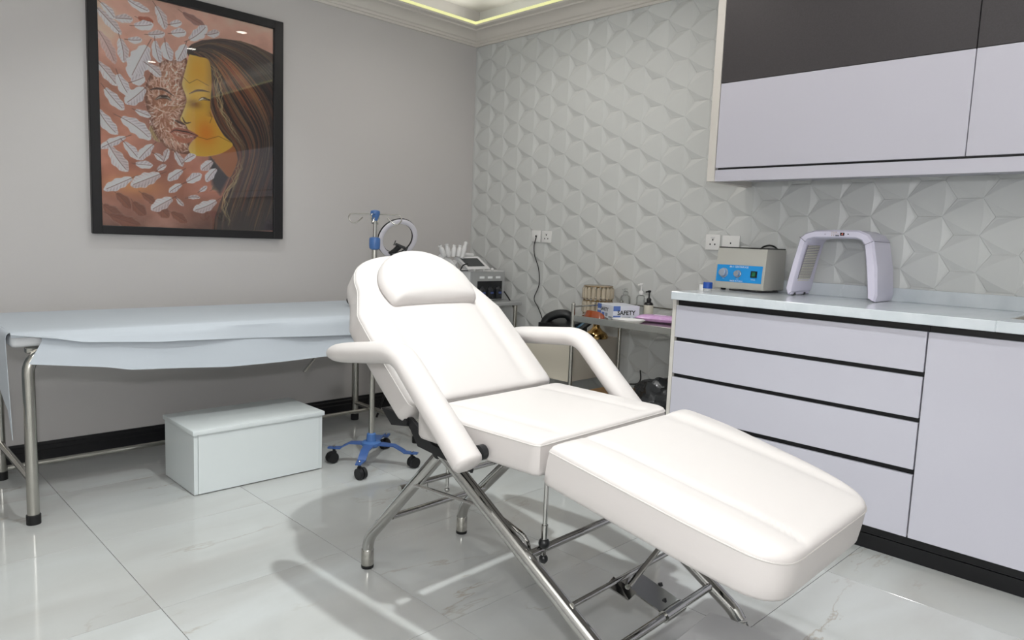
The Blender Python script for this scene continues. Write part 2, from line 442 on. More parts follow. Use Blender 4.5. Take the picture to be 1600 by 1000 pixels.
DLAB = ['recessed ceiling downlight right above the chair leg area, casting the chair shadow', 'recessed ceiling downlight above the couch front by the drip stand',
        'recessed ceiling downlight in the corner above the facial machine', 'recessed downlight reflected at the upper right of the picture glass',
        'recessed downlight reflected at the hairline in the picture glass', 'recessed downlight reflected among the feathers in the picture glass',
        'added unseen ceiling fill lamp above the couch foot end', 'added unseen ceiling fill lamp nearest the camera, over the open floor']
for i, (dx, dy, w, c, cone) in enumerate(DOWN):
    vis = dx > -1
    t = thing('ceiling_downlight', DLAB[i], 'downlight', (dx, dy, CEIL), group='recessed ceiling downlights')
    part('trim_ring', lathe([(0.036, -0.004), (0.055, -0.006), (0.056, 0.0), (0.036, 0.0)], (dx, dy, CEIL), 24, False), PLASTW, t)
    part('lens', lathe([(0.0, -0.003), (0.036, -0.003), (0.036, -0.0005), (0, -0.0005)], (dx, dy, CEIL), 24, False), DISC, t)

# ================================================================== CABINETS
XF = -0.56
def gap_door(name, y0, y1, z0, z1, xf, m, parent):
    return part(name, box(xf, xf+0.018, y1+0.0015, y0-0.0015, z0, z1, 0.0012), m, parent)
# drawer unit
du = thing('drawer_cabinet', 'white base cabinet of four wide drawers with black finger channels', 'cabinet', (XF/2, -2.485, 0))
part('carcass', merge(box(XF+0.045, -0.003, -2.983, -2.005, 0.10, 0.8515), ), EDGEW, du)
part('side_panel', box(XF+0.002, -0.003, -2.003, -1.985, 0.0005, 0.8515, 0.001), EDGEW, du)
dz = [(0.688, 0.826), (0.529, 0.671), (0.348, 0.512), (0.107, 0.328)]
for z0, z1 in dz: gap_door('drawer', -2.004, -2.983, z0, z1, XF, LAMW, du)
for z0, z1 in [(0.826, 0.8515), (0.671, 0.688), (0.512, 0.529), (0.328, 0.348)]:
    part('finger_channel', box(XF+0.02, XF+0.045, -2.983, -2.004, z0-0.01, z1 + (0 if z1 > 0.84 else 0.01)), GOLA, du)
part('plinth', merge(box(-0.498, -0.48, -2.9849, -2.005, 0.0005, 0.055), box(-0.495, -0.48, -2.9849, -2.005, 0.057, 0.10)), BLACKSK, du)
# door unit
dd = thing('door_cabinet', 'white base cabinet with tall plain doors beside the drawers', 'cabinet', (XF/2, -3.485, 0))
part('carcass', box(XF+0.045, -0.003, -4.1, -2.987, 0.10, 0.70), EDGEW, dd)
for a, b in ((-2.985, -3.54), (-3.54, -4.1)): gap_door('door', a, b, 0.107, 0.826, XF, LAMW, dd)
part('finger_channel', box(XF+0.02, XF+0.045, -4.1, -2.985, 0.816, 0.8515), GOLA, dd)
part('plinth', merge(box(-0.498, -0.48, -4.1, -2.9850, 0.0005, 0.055), box(-0.495, -0.48, -4.1, -2.9850, 0.057, 0.10)), BLACKSK, dd)
# worktop with sink opening
WZ0, WZ1 = 0.852, 0.887
sy0, sy1, sx0, sx1 = -3.18, -3.78, -0.44, -0.12
wt = thing('worktop', 'pale veined quartz worktop running over the base cabinets', 'worktop', (-0.3, -3.05, WZ0))
part('slab', merge(box(-0.60, -0.0005, sy0, -2.0, WZ0, WZ1, 0.002), box(-0.60, -0.0005, -4.1, sy1, WZ0, WZ1, 0.002), box(-0.60, sx0, sy1, sy0, WZ0, WZ1, 0.002), box(sx1, -0.0005, sy1, sy0, WZ0, WZ1, 0.002)), QUARTZ, wt)
part('upstand', box(-0.02, -0.0005, -4.1, -2.0, WZ1, 0.942, 0.001), QUARTZ, wt)
sk = merge(box(sx0, sx1, sy1, sy0, 0.705, 0.71), box(sx0, sx0+0.006, sy1, sy0, 0.71, 0.884), box(sx1-0.006, sx1, sy1, sy0, 0.71, 0.884), box(sx0, sx1, sy0-0.006, sy0, 0.71, 0.884), box(sx0, sx1, sy1, sy1+0.006, 0.71, 0.884))
st = thing('sink', 'sink basin let into the quartz worktop at the right edge', 'sink', ((sx0+sx1)/2, (sy0+sy1)/2, 0.705))
part('basin', sk, STEEL, st)
part('drain', lathe([(0.0, 0.0), (0.04, 0.0), (0.042, 0.004), (0, 0.003)], (-0.28, -3.48, 0.71), 20, False), CHROME, st)

# wall cabinets
UX = -0.35
uc = thing('wall_cabinet', 'white wall cabinet with dark upper doors above the worktop', 'cabinet', (UX/2, -3.0, 1.37))
part('carcass', box(UX+0.02, -0.001, -4.1, -2.022, 1.395, 2.327), LAMW, uc)
part('side_panel', box(UX-0.002, -0.001, -2.022, -1.986, 1.37, 2.327, 0.001), EDGEW, uc)
part('pelmet', box(UX+0.004, UX+0.022, -4.1, -2.022, 1.37, 1.42, 0.001), LAMW, uc)
part('shadow_gap', box(UX+0.012, UX+0.02, -4.1, -2.03, 1.42, 1.43), GOLA, uc)
for a, b in ((-2.023, -2.985), (-2.985, -3.945)):
    gap_door('lower_door', a, b, 1.428, 1.789, UX, LAMW, uc)
    d = gap_door('upper_door', a, b, 1.791, 2.327, UX, DARKLAM, uc); d['label'] = 'dark woven-effect upper door'

# ================================================================== PICTURE
FEATHERS=[(132, 1026, 224, 998, 36), (77, 934, 152, 946, 40), (157, 919, 240, 944, 45), (253, 1028, 291, 932, 47), (315, 961, 368, 982, 33), (5, 961, 102, 867, 44), (217, 893, 291, 915, 37), (320, 921, 389, 943, 42), (403, 910, 487, 995, 51), (489, 953, 549, 978, 37), (129, 851, 189, 864, 32), (96, 849, 110, 745, 50), (245, 870, 266, 775, 44), (290, 874, 316, 793, 54), (384, 882, 344, 799, 50), (211, 840, 136, 681, 91), (0, 729, 81, 637, 50), (83, 689, 134, 595, 52), (28, 617, 106, 533, 51), (196, 646, 112, 563, 65), (155, 540, 222, 521, 32), (0, 517, 77, 419, 57), (95, 497, 220, 414, 70), (109, 412, 1, 347, 37), (44, 358, 117, 255, 64), (103, 388, 168, 313, 44), (229, 391, 162, 313, 45), (151, 294, 227, 295, 38), (133, 227, 13, 162, 50), (258, 256, 127, 191, 63), (236, 350, 276, 318, 31), (276, 318, 298, 381, 29), (247, 273, 288, 301, 26), (362, 284, 293, 229, 42), (330, 367, 365, 303, 37), (372, 328, 427, 365, 34), (358, 216, 298, 172, 32), (312, 144, 215, 83, 56), (333, 146, 367, 111, 22), (383, 230, 455, 274, 45), (509, 342, 452, 293, 43), (528, 306, 476, 238, 41), (444, 187, 482, 216, 22), (388, 153, 447, 157, 22), (527, 146, 412, 92, 54), (209, 758, 271, 712, 46), (141, 665, 197, 698, 52), (21, 987, 77, 929, 33)]
DIMFEATHERS=[(8, 863, 73, 732, 50, 'dim'), (66, 151, 125, 84, 49, 'brown'), (176, 159, 238, 115, 38, 'brown'), (374, 1028, 477, 992, 40, 'dark'), (174, 957, 240, 956, 39, 'rust'), (221, 479, 260, 407, 42, 'tan'), (508, 202, 558, 242, 35, 'olive'), (11, 95, 91, 41, 58, 'brown'), (136, 115, 192, 58, 60, 'brown'), (227, 108, 296, 51, 61, 'brown'), (308, 76, 381, 30, 49, 'brown'), (37, 50, 168, 8, 59, 'brown')]
FACE1=[(202, 664), (237, 740), (289, 792), (336, 801), (384, 822), (392, 782), (371, 730), (367, 693), (387, 624), (375, 573), (356, 528), (384, 511), (392, 484), (435, 459), (397, 417), (397, 368), (342, 366), (289, 386), (255, 424), (227, 480), (206, 548), (197, 611)]
FACE2=[(402, 841), (451, 839), (498, 827), (508, 718), (501, 605), (530, 534), (568, 476), (614, 437), (574, 398), (522, 374), (471, 362), (415, 363), (394, 386), (400, 412), (416, 434), (435, 458), (398, 477), (380, 505), (356, 525), (365, 554), (387, 624), (367, 687), (374, 730)]
NECK=[(497, 371), (548, 381), (614, 431), (638, 369), (624, 322), (596, 271), (554, 309)]
UNDER=[(497, 371), (561, 303), (596, 271), (547, 180), (508, 228), (496, 303)]
HAIR=[(384, 858), (415, 892), (464, 921), (552, 948), (656, 958), (737, 950), (838, 926), (839, 9), (513, -10), (520, 62), (546, 141), (596, 261), (627, 322), (636, 375), (617, 431), (568, 476), (530, 534), (501, 605), (493, 715), (487, 788), (463, 829), (432, 840), (402, 826)]
INNER=[(429, 855), (469, 831), (492, 776), (499, 691), (506, 599), (549, 505), (614, 437), (640, 369), (600, 261), (553, 141), (526, 62), (519, -9)]
OUTER=[(415, 888), (527, 961), (710, 982), (878, 914), (967, 798), (998, 599), (999, 434), (970, 321), (940, 208), (910, 109), (881, 38), (866, -4)]
HL1=[(469, 833), (525, 770), (539, 636), (588, 530), (668, 424)]
HL2=[(640, 369), (627, 290), (560, 155), (585, 26)]
EYE1=[(244, 603), (269, 619), (295, 621), (313, 610)]
BROW1=[(218, 641), (247, 654), (287, 653), (325, 633)]
EYE2=[(446, 631), (467, 643), (499, 639)]
BROW2=[(400, 655), (431, 674), (462, 681), (497, 679)]
LIP=[(309, 458), (332, 473), (361, 472), (386, 471), (410, 466), (437, 459)]
LIP2=[(316, 454), (349, 430), (388, 429), (416, 444)]
NOSE1=[(332, 519), (350, 512), (380, 504)]
NOSE2=[(365, 538), (380, 513), (404, 519)]
CR1=[(371, 730), (400, 705), (437, 730), (493, 709)]
CR2=[(428, 456), (484, 447), (542, 470), (601, 448)]
CR3=[(498, 580), (508, 556), (498, 530)]

PX0, PZ0, PW, PH = -2.26, 1.069, 0.832, 1.058
NX, NZ = 330, 420
rng = np.random.default_rng(5)
UU, VV = np.meshgrid((np.arange(NX)+0.5)/NX*PW*1000, (np.arange(NZ)+0.5)/NZ*PH*1000)   # millimetres
IMG = np.zeros((NZ, NX, 3))
def noise2(sx, sy, seed, oct=3):
    r = np.random.default_rng(seed); out = np.zeros((NZ, NX)); amp = 1.0
    for o in range(oct):
        gx, gy = int(PW*1000/sx)+3, int(PH*1000/sy)+3
        g = r.random((gy, gx)); fx = UU/sx; fy = VV/sy; ix = fx.astype(int); iy = fy.astype(int); tx = fx-ix; ty = fy-iy
        tx = tx*tx*(3-2*tx); ty = ty*ty*(3-2*ty)
        out += amp*((g[iy, ix]*(1-tx)+g[iy, ix+1]*tx)*(1-ty)+(g[iy+1, ix]*(1-tx)+g[iy+1, ix+1]*tx)*ty-0.5)
        sx /= 2; sy /= 2; amp *= 0.5
    return out
C8 = lambda h: np.array([int(h[i:i+2], 16)/255 for i in (0, 2, 4)])
def blend(mask, col, a=1.0):
    m = (np.clip(mask, 0, 1)*a)[..., None]; IMG[:] = IMG*(1-m) + col*m
def inpoly(poly, soft=3.0):
    P = np.array(poly, float); ins = np.zeros((NZ, NX), bool); dist = np.full((NZ, NX), 1e9)
    for i in range(len(P)):
        (x0, y0), (x1, y1) = P[i], P[(i+1) % len(P)]
        c = ((y0 > VV) != (y1 > VV)) & (UU < (x1-x0)*(VV-y0)/((y1-y0) if y1 != y0 else 1e-9)+x0); ins ^= c
        L2 = (x1-x0)**2+(y1-y0)**2+1e-9; t = np.clip(((UU-x0)*(x1-x0)+(VV-y0)*(y1-y0))/L2, 0, 1)
        dist = np.minimum(dist, np.hypot(UU-x0-t*(x1-x0), VV-y0-t*(y1-y0)))
    return np.clip(np.where(ins, 0.5+dist/soft, 0.5-dist/soft), 0, 1), np.where(ins, dist, -dist)
def smooth(P, n=6, closed=False):
    P = [Vector((p[0], p[1], 0)) for p in P]
    if closed: P = P+P[:1]
    return [(q.x, q.y) for q in spline(P, n)]
def stroke(P, w, col, a=1.0, taper=True):
    P = np.array(P, float); x0, y0 = P.min(0)-w-3; x1, y1 = P.max(0)+w+3
    i0, i1 = max(0, int(x0/PW/1000*NX)), min(NX, int(x1/PW/1000*NX)+2); j0, j1 = max(0, int(y0/PH/1000*NZ)), min(NZ, int(y1/PH/1000*NZ)+2)
    if i1 <= i0 or j1 <= j0: return
    u = UU[j0:j1, i0:i1]; v = VV[j0:j1, i0:i1]; m = np.zeros_like(u); n = len(P)
    for k in range(n-1):
        d = P[k+1]-P[k]; L2 = d@d+1e-9; t = np.clip(((u-P[k, 0])*d[0]+(v-P[k, 1])*d[1])/L2, 0, 1)
        ww = w*(math.sin(PI*(0.08+0.84*(k+0.5)/(n-1))) if taper else 1)
        m = np.maximum(m, np.clip((ww-np.hypot(u-P[k, 0]-t*d[0], v-P[k, 1]-t*d[1]))/2.2+0.5, 0, 1)*min(1, ww/1.4))
    m = (m*a)[..., None]; IMG[j0:j1, i0:i1] = IMG[j0:j1, i0:i1]*(1-m)+col*m
def feather(x0, y0, x1, y1, w, pal='c9c4c6', shade='8d8283', rib='5a4038', a=1.0, detail=True):
    pal, shade, rib = C8(pal), C8(shade), C8(rib)
    dx, dy = x1-x0, y1-y0; L = math.hypot(dx, dy); dx /= L; dy /= L; R = L*0.65+w
    cx, cy = (x0+x1)/2, (y0+y1)/2
    i0, i1 = max(0, int((cx-R)/PW/1000*NX)), min(NX, int((cx+R)/PW/1000*NX)+2); j0, j1 = max(0, int((cy-R)/PH/1000*NZ)), min(NZ, int((cy+R)/PH/1000*NZ)+2)
    if i1 <= i0 or j1 <= j0: return
    u = UU[j0:j1, i0:i1]-x0; v = VV[j0:j1, i0:i1]-y0
    s = (u*dx+v*dy)/L; t = -u*dy+v*dx; bend = 0.12*L*(rng.random()-0.5); t = t-bend*4*s*(1-s)
    sc = np.clip(s, 0, 1); half = w*0.53*np.power(np.sin(PI*np.clip(0.06+0.94*sc, 0, 1)), 0.6)*(0.75+0.35*sc)
    half = half*(1+0.10*np.sin(s*L/7.0+np.sign(t)*1.3))
    m = np.clip((half-np.abs(t))/2.5+0.5, 0, 1)*((s > 0) & (s < 1))
    barb = 0.5+0.5*np.sin((s*L-np.abs(t)*0.9)/2.6+np.sign(t))
    k = np.clip(0.10+0.75*barb*(np.abs(t)/(half+1e-6))+0.45*(t > 0), 0, 1)
    col = pal*(1-0.8*k[..., None])+shade*(0.8*k[..., None])
    edge = np.clip((np.abs(t)/(half+1e-6)-0.72)/0.28, 0, 1)[..., None]
    col = col*(1-0.25*edge)+np.array([0.93, 0.92, 0.92])*0.25*edge
    m = (m*a)[..., None]; IMG[j0:j1, i0:i1] = IMG[j0:j1, i0:i1]*(1-m)+col*m
    pts = [(x0+dx*L*q-dy*bend*4*q*(1-q), y0+dy*L*q+dx*bend*4*q*(1-q)) for q in np.linspace(-0.22, 0.9, 9)]
    stroke(pts, 1.5, rib, 0.8*a, False)
# ground
n1 = noise2(260, 220, 1); n2 = noise2(60, 50, 2)
g = np.clip(VV/(PH*1000), 0, 1)
base = C8('a06650')*(1-np.clip((g-0.15)*1.1, 0, 1))[..., None]+C8('bd9888')*np.clip((g-0.15)*1.1, 0, 1)[..., None]
base = base*(1-np.clip(0.24-g, 0, 1)[..., None]*2.6)+C8('5a4742')*np.clip(0.24-g, 0, 1)[..., None]*2.6
IMG[:] = np.clip(base+(n1*0.20+n2*0.08)[..., None]*np.array([1, 0.9, 0.85]), 0, 1)
glow = np.exp(-(((UU-150)/130)**2+((VV-190)/45)**2)); blend(glow, C8('c08a58'), 0.75)
shadow = np.exp(-(((UU-290)/120)**2+((VV-520)/260)**2)); blend(shadow, C8('6e4a43'), 0.75)
for f in DIMFEATHERS:
    p = {'dim': ('b9a9a8', '907a76'), 'brown': ('7d4c38', '5a352a'), 'dark': ('7a5650', '5c403c'), 'rust': ('9c4a2e', '7a3a28'), 'tan': ('a08a63', '6d5a44'), 'olive': ('7a6d4c', '4f4738')}[f[5]]
    feather(*f[:5], p[0], p[1], '5a3a30', 0.75 if f[5] != 'tan' else 1)
# hair
hm, _ = inpoly(HAIR); hn = noise2(30, 120, 3)
blend(hm, C8('362c29'))
IN = smooth(INNER, 6); OU = smooth(OUTER, 6)
def res(P, n):
    P = np.array(P); d = np.r_[0, np.cumsum(np.hypot(*np.diff(P, axis=0).T))]; q = np.linspace(0, d[-1], n)
    return np.c_[np.interp(q, d, P[:, 0]), np.interp(q, d, P[:, 1])]
IN, OU = res(IN, 40), res(OU, 40)
KEEP = IMG.copy()
for k in range(330):
    w = rng.random()**0.9; c = [C8(h) for h in ('6b4634', '8a5136', '2e2624', '3a2f2b', '7d6a50', '4a3a34', '95704a', '5b3f34', '2b2523')][rng.integers(9)]
    lo, hi = sorted(rng.integers(0, 40, 2)); hi = max(hi, lo+8)
    wob = 0.03*math.sin(rng.random()*6+0)
    P = IN*(1-w)+OU*w; P = P+np.c_[6*np.sin(np.linspace(0, 5, 40)+rng.random()*6), np.zeros(40)]
    stroke(P[lo:hi], 2.0+4.5*rng.random(), c, 0.55)
for k in range(26):   # warm band and pale highlights that follow the hair
    w = 0.32+0.25*rng.random(); P = IN*(1-w)+OU*w; a0 = rng.integers(4, 10); stroke(P[a0:a0+rng.integers(8, 16)], 3+3*rng.random(), C8(('a0623f', 'b07a4c', '8f4d35')[rng.integers(3)]), 0.5)
for H_ in (HL1, HL2):
    for k in range(5): stroke([(p[0]+rng.normal()*6+k*5, p[1]) for p in smooth(H_, 6)], 2.2, C8('a8966e'), 0.6)
IMG[:] = KEEP*(1-hm[..., None])+IMG*hm[..., None]
dk = np.clip((UU-560)/260, 0, 1)*hm; blend(dk, C8('2f2c2d'), 0.45)
# feathered face
fm, fd = inpoly(smooth(FACE1, 5, True)); blend(fm, C8('8d5f48'))
blend(fm*np.clip(1-fd/45, 0, 1), C8('5d3d31'), 0.65)
ff = np.argwhere(fm > 0.9)
for k in range(620):
    j, i = ff[rng.integers(len(ff))]; x, y = UU[j, i], VV[j, i]; an = math.atan2(y-560, x-270)+PI/2*0+rng.normal()*0.6; l = 14+14*rng.random()
    stroke([(x-math.cos(an)*l/2, y-math.sin(an)*l/2), (x, y+rng.normal()*1.5), (x+math.cos(an)*l/2, y+math.sin(an)*l/2)], 3.4, C8(('c9b0a3', 'b08c78', 'bf9f90', 'a07862', 'd6c8c0')[rng.integers(5)]), 0.65)
    if k % 2: stroke([(x-math.cos(an)*l/2, y-math.sin(an)*l/2-3), (x+math.cos(an)*l/2, y+math.sin(an)*l/2-3)], 0.9, C8('6a4636'), 0.6)
blend(fm*np.clip(1-fd/16, 0, 1), C8('5d3d31'), 0.6)
# glowing profile, neck and shadow
um, _ = inpoly(UNDER, 22.0); blend(um, C8('34302f'))
nm, nd = inpoly(smooth(NECK, 4, True)); blend(nm, C8('b5793c')); blend(nm*np.clip((UU-440)/60, 0, 1), C8('7a4a30'), 0.7)
pm, pd = inpoly(smooth(FACE2, 5, True)); blend(pm, C8('b9963c'))
blend(pm*np.exp(-((pd-0)/22)**2)*np.clip((430-UU)/60, 0, 1), C8('b8b08a'), 0.6)
blend(pm*np.exp(-(((UU-478)/55)**2+((VV-480)/70)**2)), C8('c06f22'), 0.8)
blend(pm*np.exp(-(((UU-440)/40)**2+((VV-780)/60)**2)), C8('c08a24'), 0.8)
blend(pm*np.exp(-(((UU-425)/34)**2+((VV-610)/20)**2)), C8('6f4a2c'), 0.75)
blend(pm*np.clip((UU-470)/60, 0, 1)*(VV > 560), C8('7a5630'), 0.6)
blend(pm*np.exp(-(((UU-400)/40)**2+((VV-365)/22)**2)), C8('d0b050'), 0.5)
D = C8('3a2620')
for P, w in ((EYE1, 9), (BROW1, 5), (BROW2, 5), (NOSE1, 5), (NOSE2, 4)): stroke(smooth(P, 4), w, D, 0.85)
stroke(smooth(EYE1, 4), 4, C8('8d8579'), 0.9); stroke(smooth(EYE2, 4), 8, C8('5a3c28'), 0.8); stroke(smooth(EYE2, 4), 3.6, C8('c9c0b0'), 0.9)
for E_ in (EYE1, EYE2): stroke([(E_[1][0]+2, E_[1][1]+2), (E_[2][0]-2, E_[2][1]+2)], 3.2, C8('2a1c18'), 0.9, False)
stroke(smooth(LIP, 4), 13, C8('8a5040'), 0.85); stroke(smooth(LIP2, 4), 12, C8('9c5f49'), 0.85); stroke(smooth(LIP, 4), 3, C8('2c1a16'), 0.9)
for P in (CR1, CR2, CR3): stroke(P, 1.3, C8('5a3a20'), 0.8, False)
# feathers in the air, over everything
for f in FEATHERS: feather(*f, *(('dedadc', '8f888b') if rng.random() < 0.6 else ('d2cbcc', '8b7d7c')))
IMG[:] = np.clip(IMG, 0, 1)
IMG[:] = IMG*1.0
LINI = np.where(IMG <= 0.04045, IMG/12.92, ((IMG+0.055)/1.055)**2.4)
LINI = np.clip(LINI*1.9, 0, 0.92)     # print colours before room light

pic = thing('framed_picture', 'large black framed painting of a woman with a feather face', 'picture', (-1.838, -0.013, 1.032))
def frame_bar(x0, x1, z0, z1): return box(x0, x1, -0.030, -0.001, z0, z1, 0.003)
fx0, fx1, fz0, fz1 = -2.299, -1.378, 1.032, 2.168
part('frame', merge(frame_bar(fx0, PX0+0.002, fz0, fz1), frame_bar(PX0+PW-0.002, fx1, fz0, fz1), frame_bar(PX0, PX0+PW, fz0, PZ0+0.002), frame_bar(PX0, PX0+PW, PZ0+PH-0.002, fz1)), FRAME, pic)
gv = [(PX0+PW*i/NX, -0.014, PZ0+PH*j/NZ) for j in range(NZ+1) for i in range(NX+1)]
gf = [(j*(NX+1)+i, j*(NX+1)+i+1, (j+1)*(NX+1)+i+1, (j+1)*(NX+1)+i) for j in range(NZ) for i in range(NX)]
PAINT = bpy.data.materials.new('printed_picture'); PAINT.use_nodes = True
at = PAINT.node_tree.nodes.new('ShaderNodeAttribute'); at.attribute_name = 'print'
PAINT.node_tree.links.new(at.outputs['Color'], PAINT.node_tree.nodes['Principled BSDF'].inputs['Base Color'])
PAINT.node_tree.nodes['Principled BSDF'].inputs['Roughness'].default_value = 0.6
cv_o = part('print', (gv, gf), PAINT, pic, fixn=False)
ca = cv_o.data.color_attributes.new('print', 'FLOAT_COLOR', 'CORNER')
fc = np.ones((NX*NZ, 4, 4), np.float32); fc[:, :, :3] = LINI.reshape(-1, 1, 3)
ca.data.foreach_set('color', fc.ravel())
part('glass_pane', box(PX0, PX0+PW, -0.0205, -0.0185, PZ0, PZ0+PH), GLASS, pic)

# ================================================================== TREATMENT CHAIR (chair frame: x = across, y = toward the head, z up)
chair = thing('treatment_chair', 'white leather reclining treatment chair on crossed chrome legs', 'treatment chair', (-1.77, -1.797, 0), math.radians(2.0), world=False)
def P3(s, t, z): return (s, -t, z)
def round2(pts, n=6): return [(p[0], p[1]) for p in smooth(pts, n, True)]
def fillet2(pts, rads, k=5):
    out = []; n = len(pts)
    for i in range(n):
        a, b, c = Vector(pts[i-1]), Vector(pts[i]), Vector(pts[(i+1) % n]); r = rads[i] if isinstance(rads, (list, tuple)) else rads
        u = (a-b); w = (c-b); t = min(r, u.length*0.49, w.length*0.49); p0 = b+u.normalized()*t; p1 = b+w.normalized()*t
        for j in range(k+1):
            s = j/k; q = (1-s)**2*p0+2*s*(1-s)*b+s*s*p1; out.append((q.x, q.y))
    return out
def resample(pts, n):
    P = np.array(list(pts)+[pts[0]]); d = np.r_[0, np.cumsum(np.hypot(*np.diff(P, axis=0).T))]; q = np.linspace(0, d[-1], n, endpoint=False)
    return np.c_[np.interp(q, d, P[:, 0]), np.interp(q, d, P[:, 1])]
def cushion(outline, o, ax, ay, an, thick, edge=0.018, crown=0.012, groove=None, n=128, pinch=0.0):
    o, ax, ay, an = map(Vector, (o, ax, ay, an)); O = resample(outline, n); c = (O.min(0)+O.max(0))/2
    Rm = np.linalg.norm(O-c, axis=1); V = []; F = []
    def add(f, h, hf=None):
        for k in range(n):
            q = c+(O[k]-c)*(1-f); hh = h if hf is None else hf(q, f*Rm[k], f)
            V.append(tuple(o+ax*q[0]+ay*q[1]+an*hh))
    def top(q, D, f):
        e = edge*math.sqrt(max(0, 1-(1-min(D/edge, 1))**2))*0.8
        h = e+crown*(1-(1-f)**3)
        if groove: h += groove(q, D)
        return h
    rows = 0
    for f, h in ((0.30, -thick), (0.035, -thick), (0.012, -thick+0.004), (0.0, -thick+0.012), (-pinch*0.5, -thick*0.6), (-pinch, -thick*0.3), (0.0, -0.002)):
        add(f, h); rows += 1
    for f in [0.0, 0.006, 0.015, 0.03, 0.05, 0.075]+[0.10+0.04*i for i in range(22)]:
        if f > 0.985: break
        add(f, 0, top); rows += 1
    for i in range(rows-1):
        for k in range(n): F.append((i*n+k, i*n+(k+1) % n, (i+1)*n+(k+1) % n, (i+1)*n+k))
    F.append(tuple(range(n-1, -1, -1))); F.append(tuple((rows-1)*n+k for k in range(n)))
    loop = [tuple(o+ax*p[0]+ay*p[1]+an*0.001) for p in O]
    return (V, F), tube(loop, 0.0018, 6, closed=True)
# backrest, leaning 41 degrees from the horizontal
cb, sb = 0.755, 0.656
BO, BX, BY, BN = P3(0, 0.318, 0.604), (1, 0, 0), (0, cb, sb), (0, -sb, cb)
half = [(0.300, 0.02), (0.302, 0.15), (0.302, 0.28), (0.300, 0.345), (0.272, 0.400), (0.248, 0.448), (0.236, 0.495), (0.205, 0.545), (0.150, 0.582), (0.08, 0.603), (0.0, 0.610)]
sm = smooth(half[3:], 5); right = [(0.285, -0.002), (0.298, 0.006)]+half[:3]+sm
bo = right+[(-x, y) for x, y in reversed(right[:-1])]
def gback(q, D):
    fade = min(1, max(0, (0.50-q[1])/0.12))
    return -0.006*math.exp(-((abs(q[0])-0.185)/0.02)**2)*fade*min(1, D/0.05)+0.004*math.exp(-((abs(q[0])-0.24)/0.03)**2)*fade
g, p = cushion(bo, BO, BX, BY, BN, 0.072, 0.02, 0.012, gback, pinch=0.004)
back = part('backrest', g, LEATHER, chair, ang=50); part('piping', p, PIPING, back)
# head pillow
hp = [(0.0, 0.362), (0.12, 0.361), (0.168, 0.364), (0.182, 0.385), (0.188, 0.43), (0.180, 0.47), (0.150, 0.52), (0.10, 0.560), (0.045, 0.578), (0, 0.582)]
hp = fillet2([(0.176, 0.361), (0.189, 0.425), (0.178, 0.475), (0.146, 0.525), (0.095, 0.562), (0.045, 0.580), (0, 0.584)]+[(-x, y) for x, y in [(0.045, 0.580), (0.095, 0.562), (0.146, 0.525), (0.178, 0.475), (0.189, 0.425), (0.176, 0.361)]], [0.012]+[0.03]*11+[0.012])
hp = [(x+0.005, y) for x, y in hp]
tl = math.radians(-6)
PY = (0, cb*math.cos(tl)-(-sb)*math.sin(tl)*-1, sb*math.cos(tl)); 
g, p = cushion(hp, tuple(Vector(BO)+Vector(BN)*0.030), BX, BY, BN, 0.018, 0.03, 0.022, None, 96)
g = ([tuple(Vector(v)+Vector(BN)*0.05*max(0, (Vector(v)-Vector(BO)).dot(Vector(BY))-0.362)*1.0) for v in g[0]], g[1])
pil = part('head_pillow', g, LEATHER, chair, ang=50)
# seat
so = fillet2([(-0.292, -0.785), (0.292, -0.785), (0.300, -0.345), (-0.300, -0.345)], [0.012, 0.045, 0.02, 0.02])
def gseat(q, D): return -0.005*math.exp(-((abs(q[0])-0.185)/0.016)**2)*min(1, D/0.06)
g, p = cushion(so, P3(0, 0, 0.600), (1, 0, 0), (0, 1, 0), (0, 0, 1), 0.075, 0.014, 0.007, gseat, pinch=0.003)
seat = part('seat', g, LEATHER, chair, ang=50); part('piping', p, PIPING, seat)
# leg rest
la = math.radians(9.5)
LO, LY, LN = P3(0, 0.818, 0.600), (0, math.cos(la), math.sin(la)), (0, -math.sin(la), math.cos(la))
lo_ = fillet2([(-0.299, 0.0), (-0.300, -0.16), (-0.303, -0.40), (-0.290, -0.565), (0.205, -0.567), (0.268, -0.42), (0.322, -0.13), (0.312, 0.0)], [0.012, 0.08, 0.1, 0.11, 0.12, 0.1, 0.1, 0.03], 8)
def gleg(q, D):
    fade = min(1, max(0, (0.55+q[1])/0.03))
    s0 = -0.17-0.05*0; return -0.006*math.exp(-((q[0]-s0)/0.009)**2)*min(1, D/0.03)-0.005*math.exp(-((q[0]-0.19)/0.022)**2)*min(1, D/0.05)+0.005*math.exp(-((abs(q[0])-0.24)/0.035)**2)*min(1, D/0.04)
g, p = cushion(lo_, LO, (1, 0, 0), LY, LN, 0.084, 0.02, 0.010, gleg, 160, pinch=0.004)
lr = part('leg_rest', g, LEATHER, chair, ang=50); part('piping', p, PIPING, lr)
# arm rests
def armrest(s, tip, cor, end, zt, zc, ze):
    pts = fillet([P3(s, tip, zt), P3(s, cor, zc), P3(s, end, ze)], 0.05, 7)
    # denser start for the tapered tip
    a = Vector(P3(s, tip, zt)); b = Vector(P3(s, cor, zc)); pre = [a+(b-a)*q for q in (0.0, 0.02, 0.06, 0.12, 0.2, 0.32)]
    pts = [tuple(x) for x in pre]+[tuple(x) for x in pts[1:]]; n = len(pts)
    r = []; r2 = []
    for i in range(n):
        k = (0.006, 0.013, 0.020, 0.0255, 0.0285, 0.030)[i] if i < 6 else (0.031 if i < n-1 else 0.034)
        r.append(k*1.30); r2.append(k)
    pts += [tuple(Vector(pts[-1])+(Vector(pts[-1])-Vector(pts[-2])).normalized()*d) for d in (0.008, 0.013)]; r += [0.040, 0.028]; r2 += [0.031, 0.020]
    return tube(pts, r, 24, up=(0, 0.5, 0.86), r2=r2)
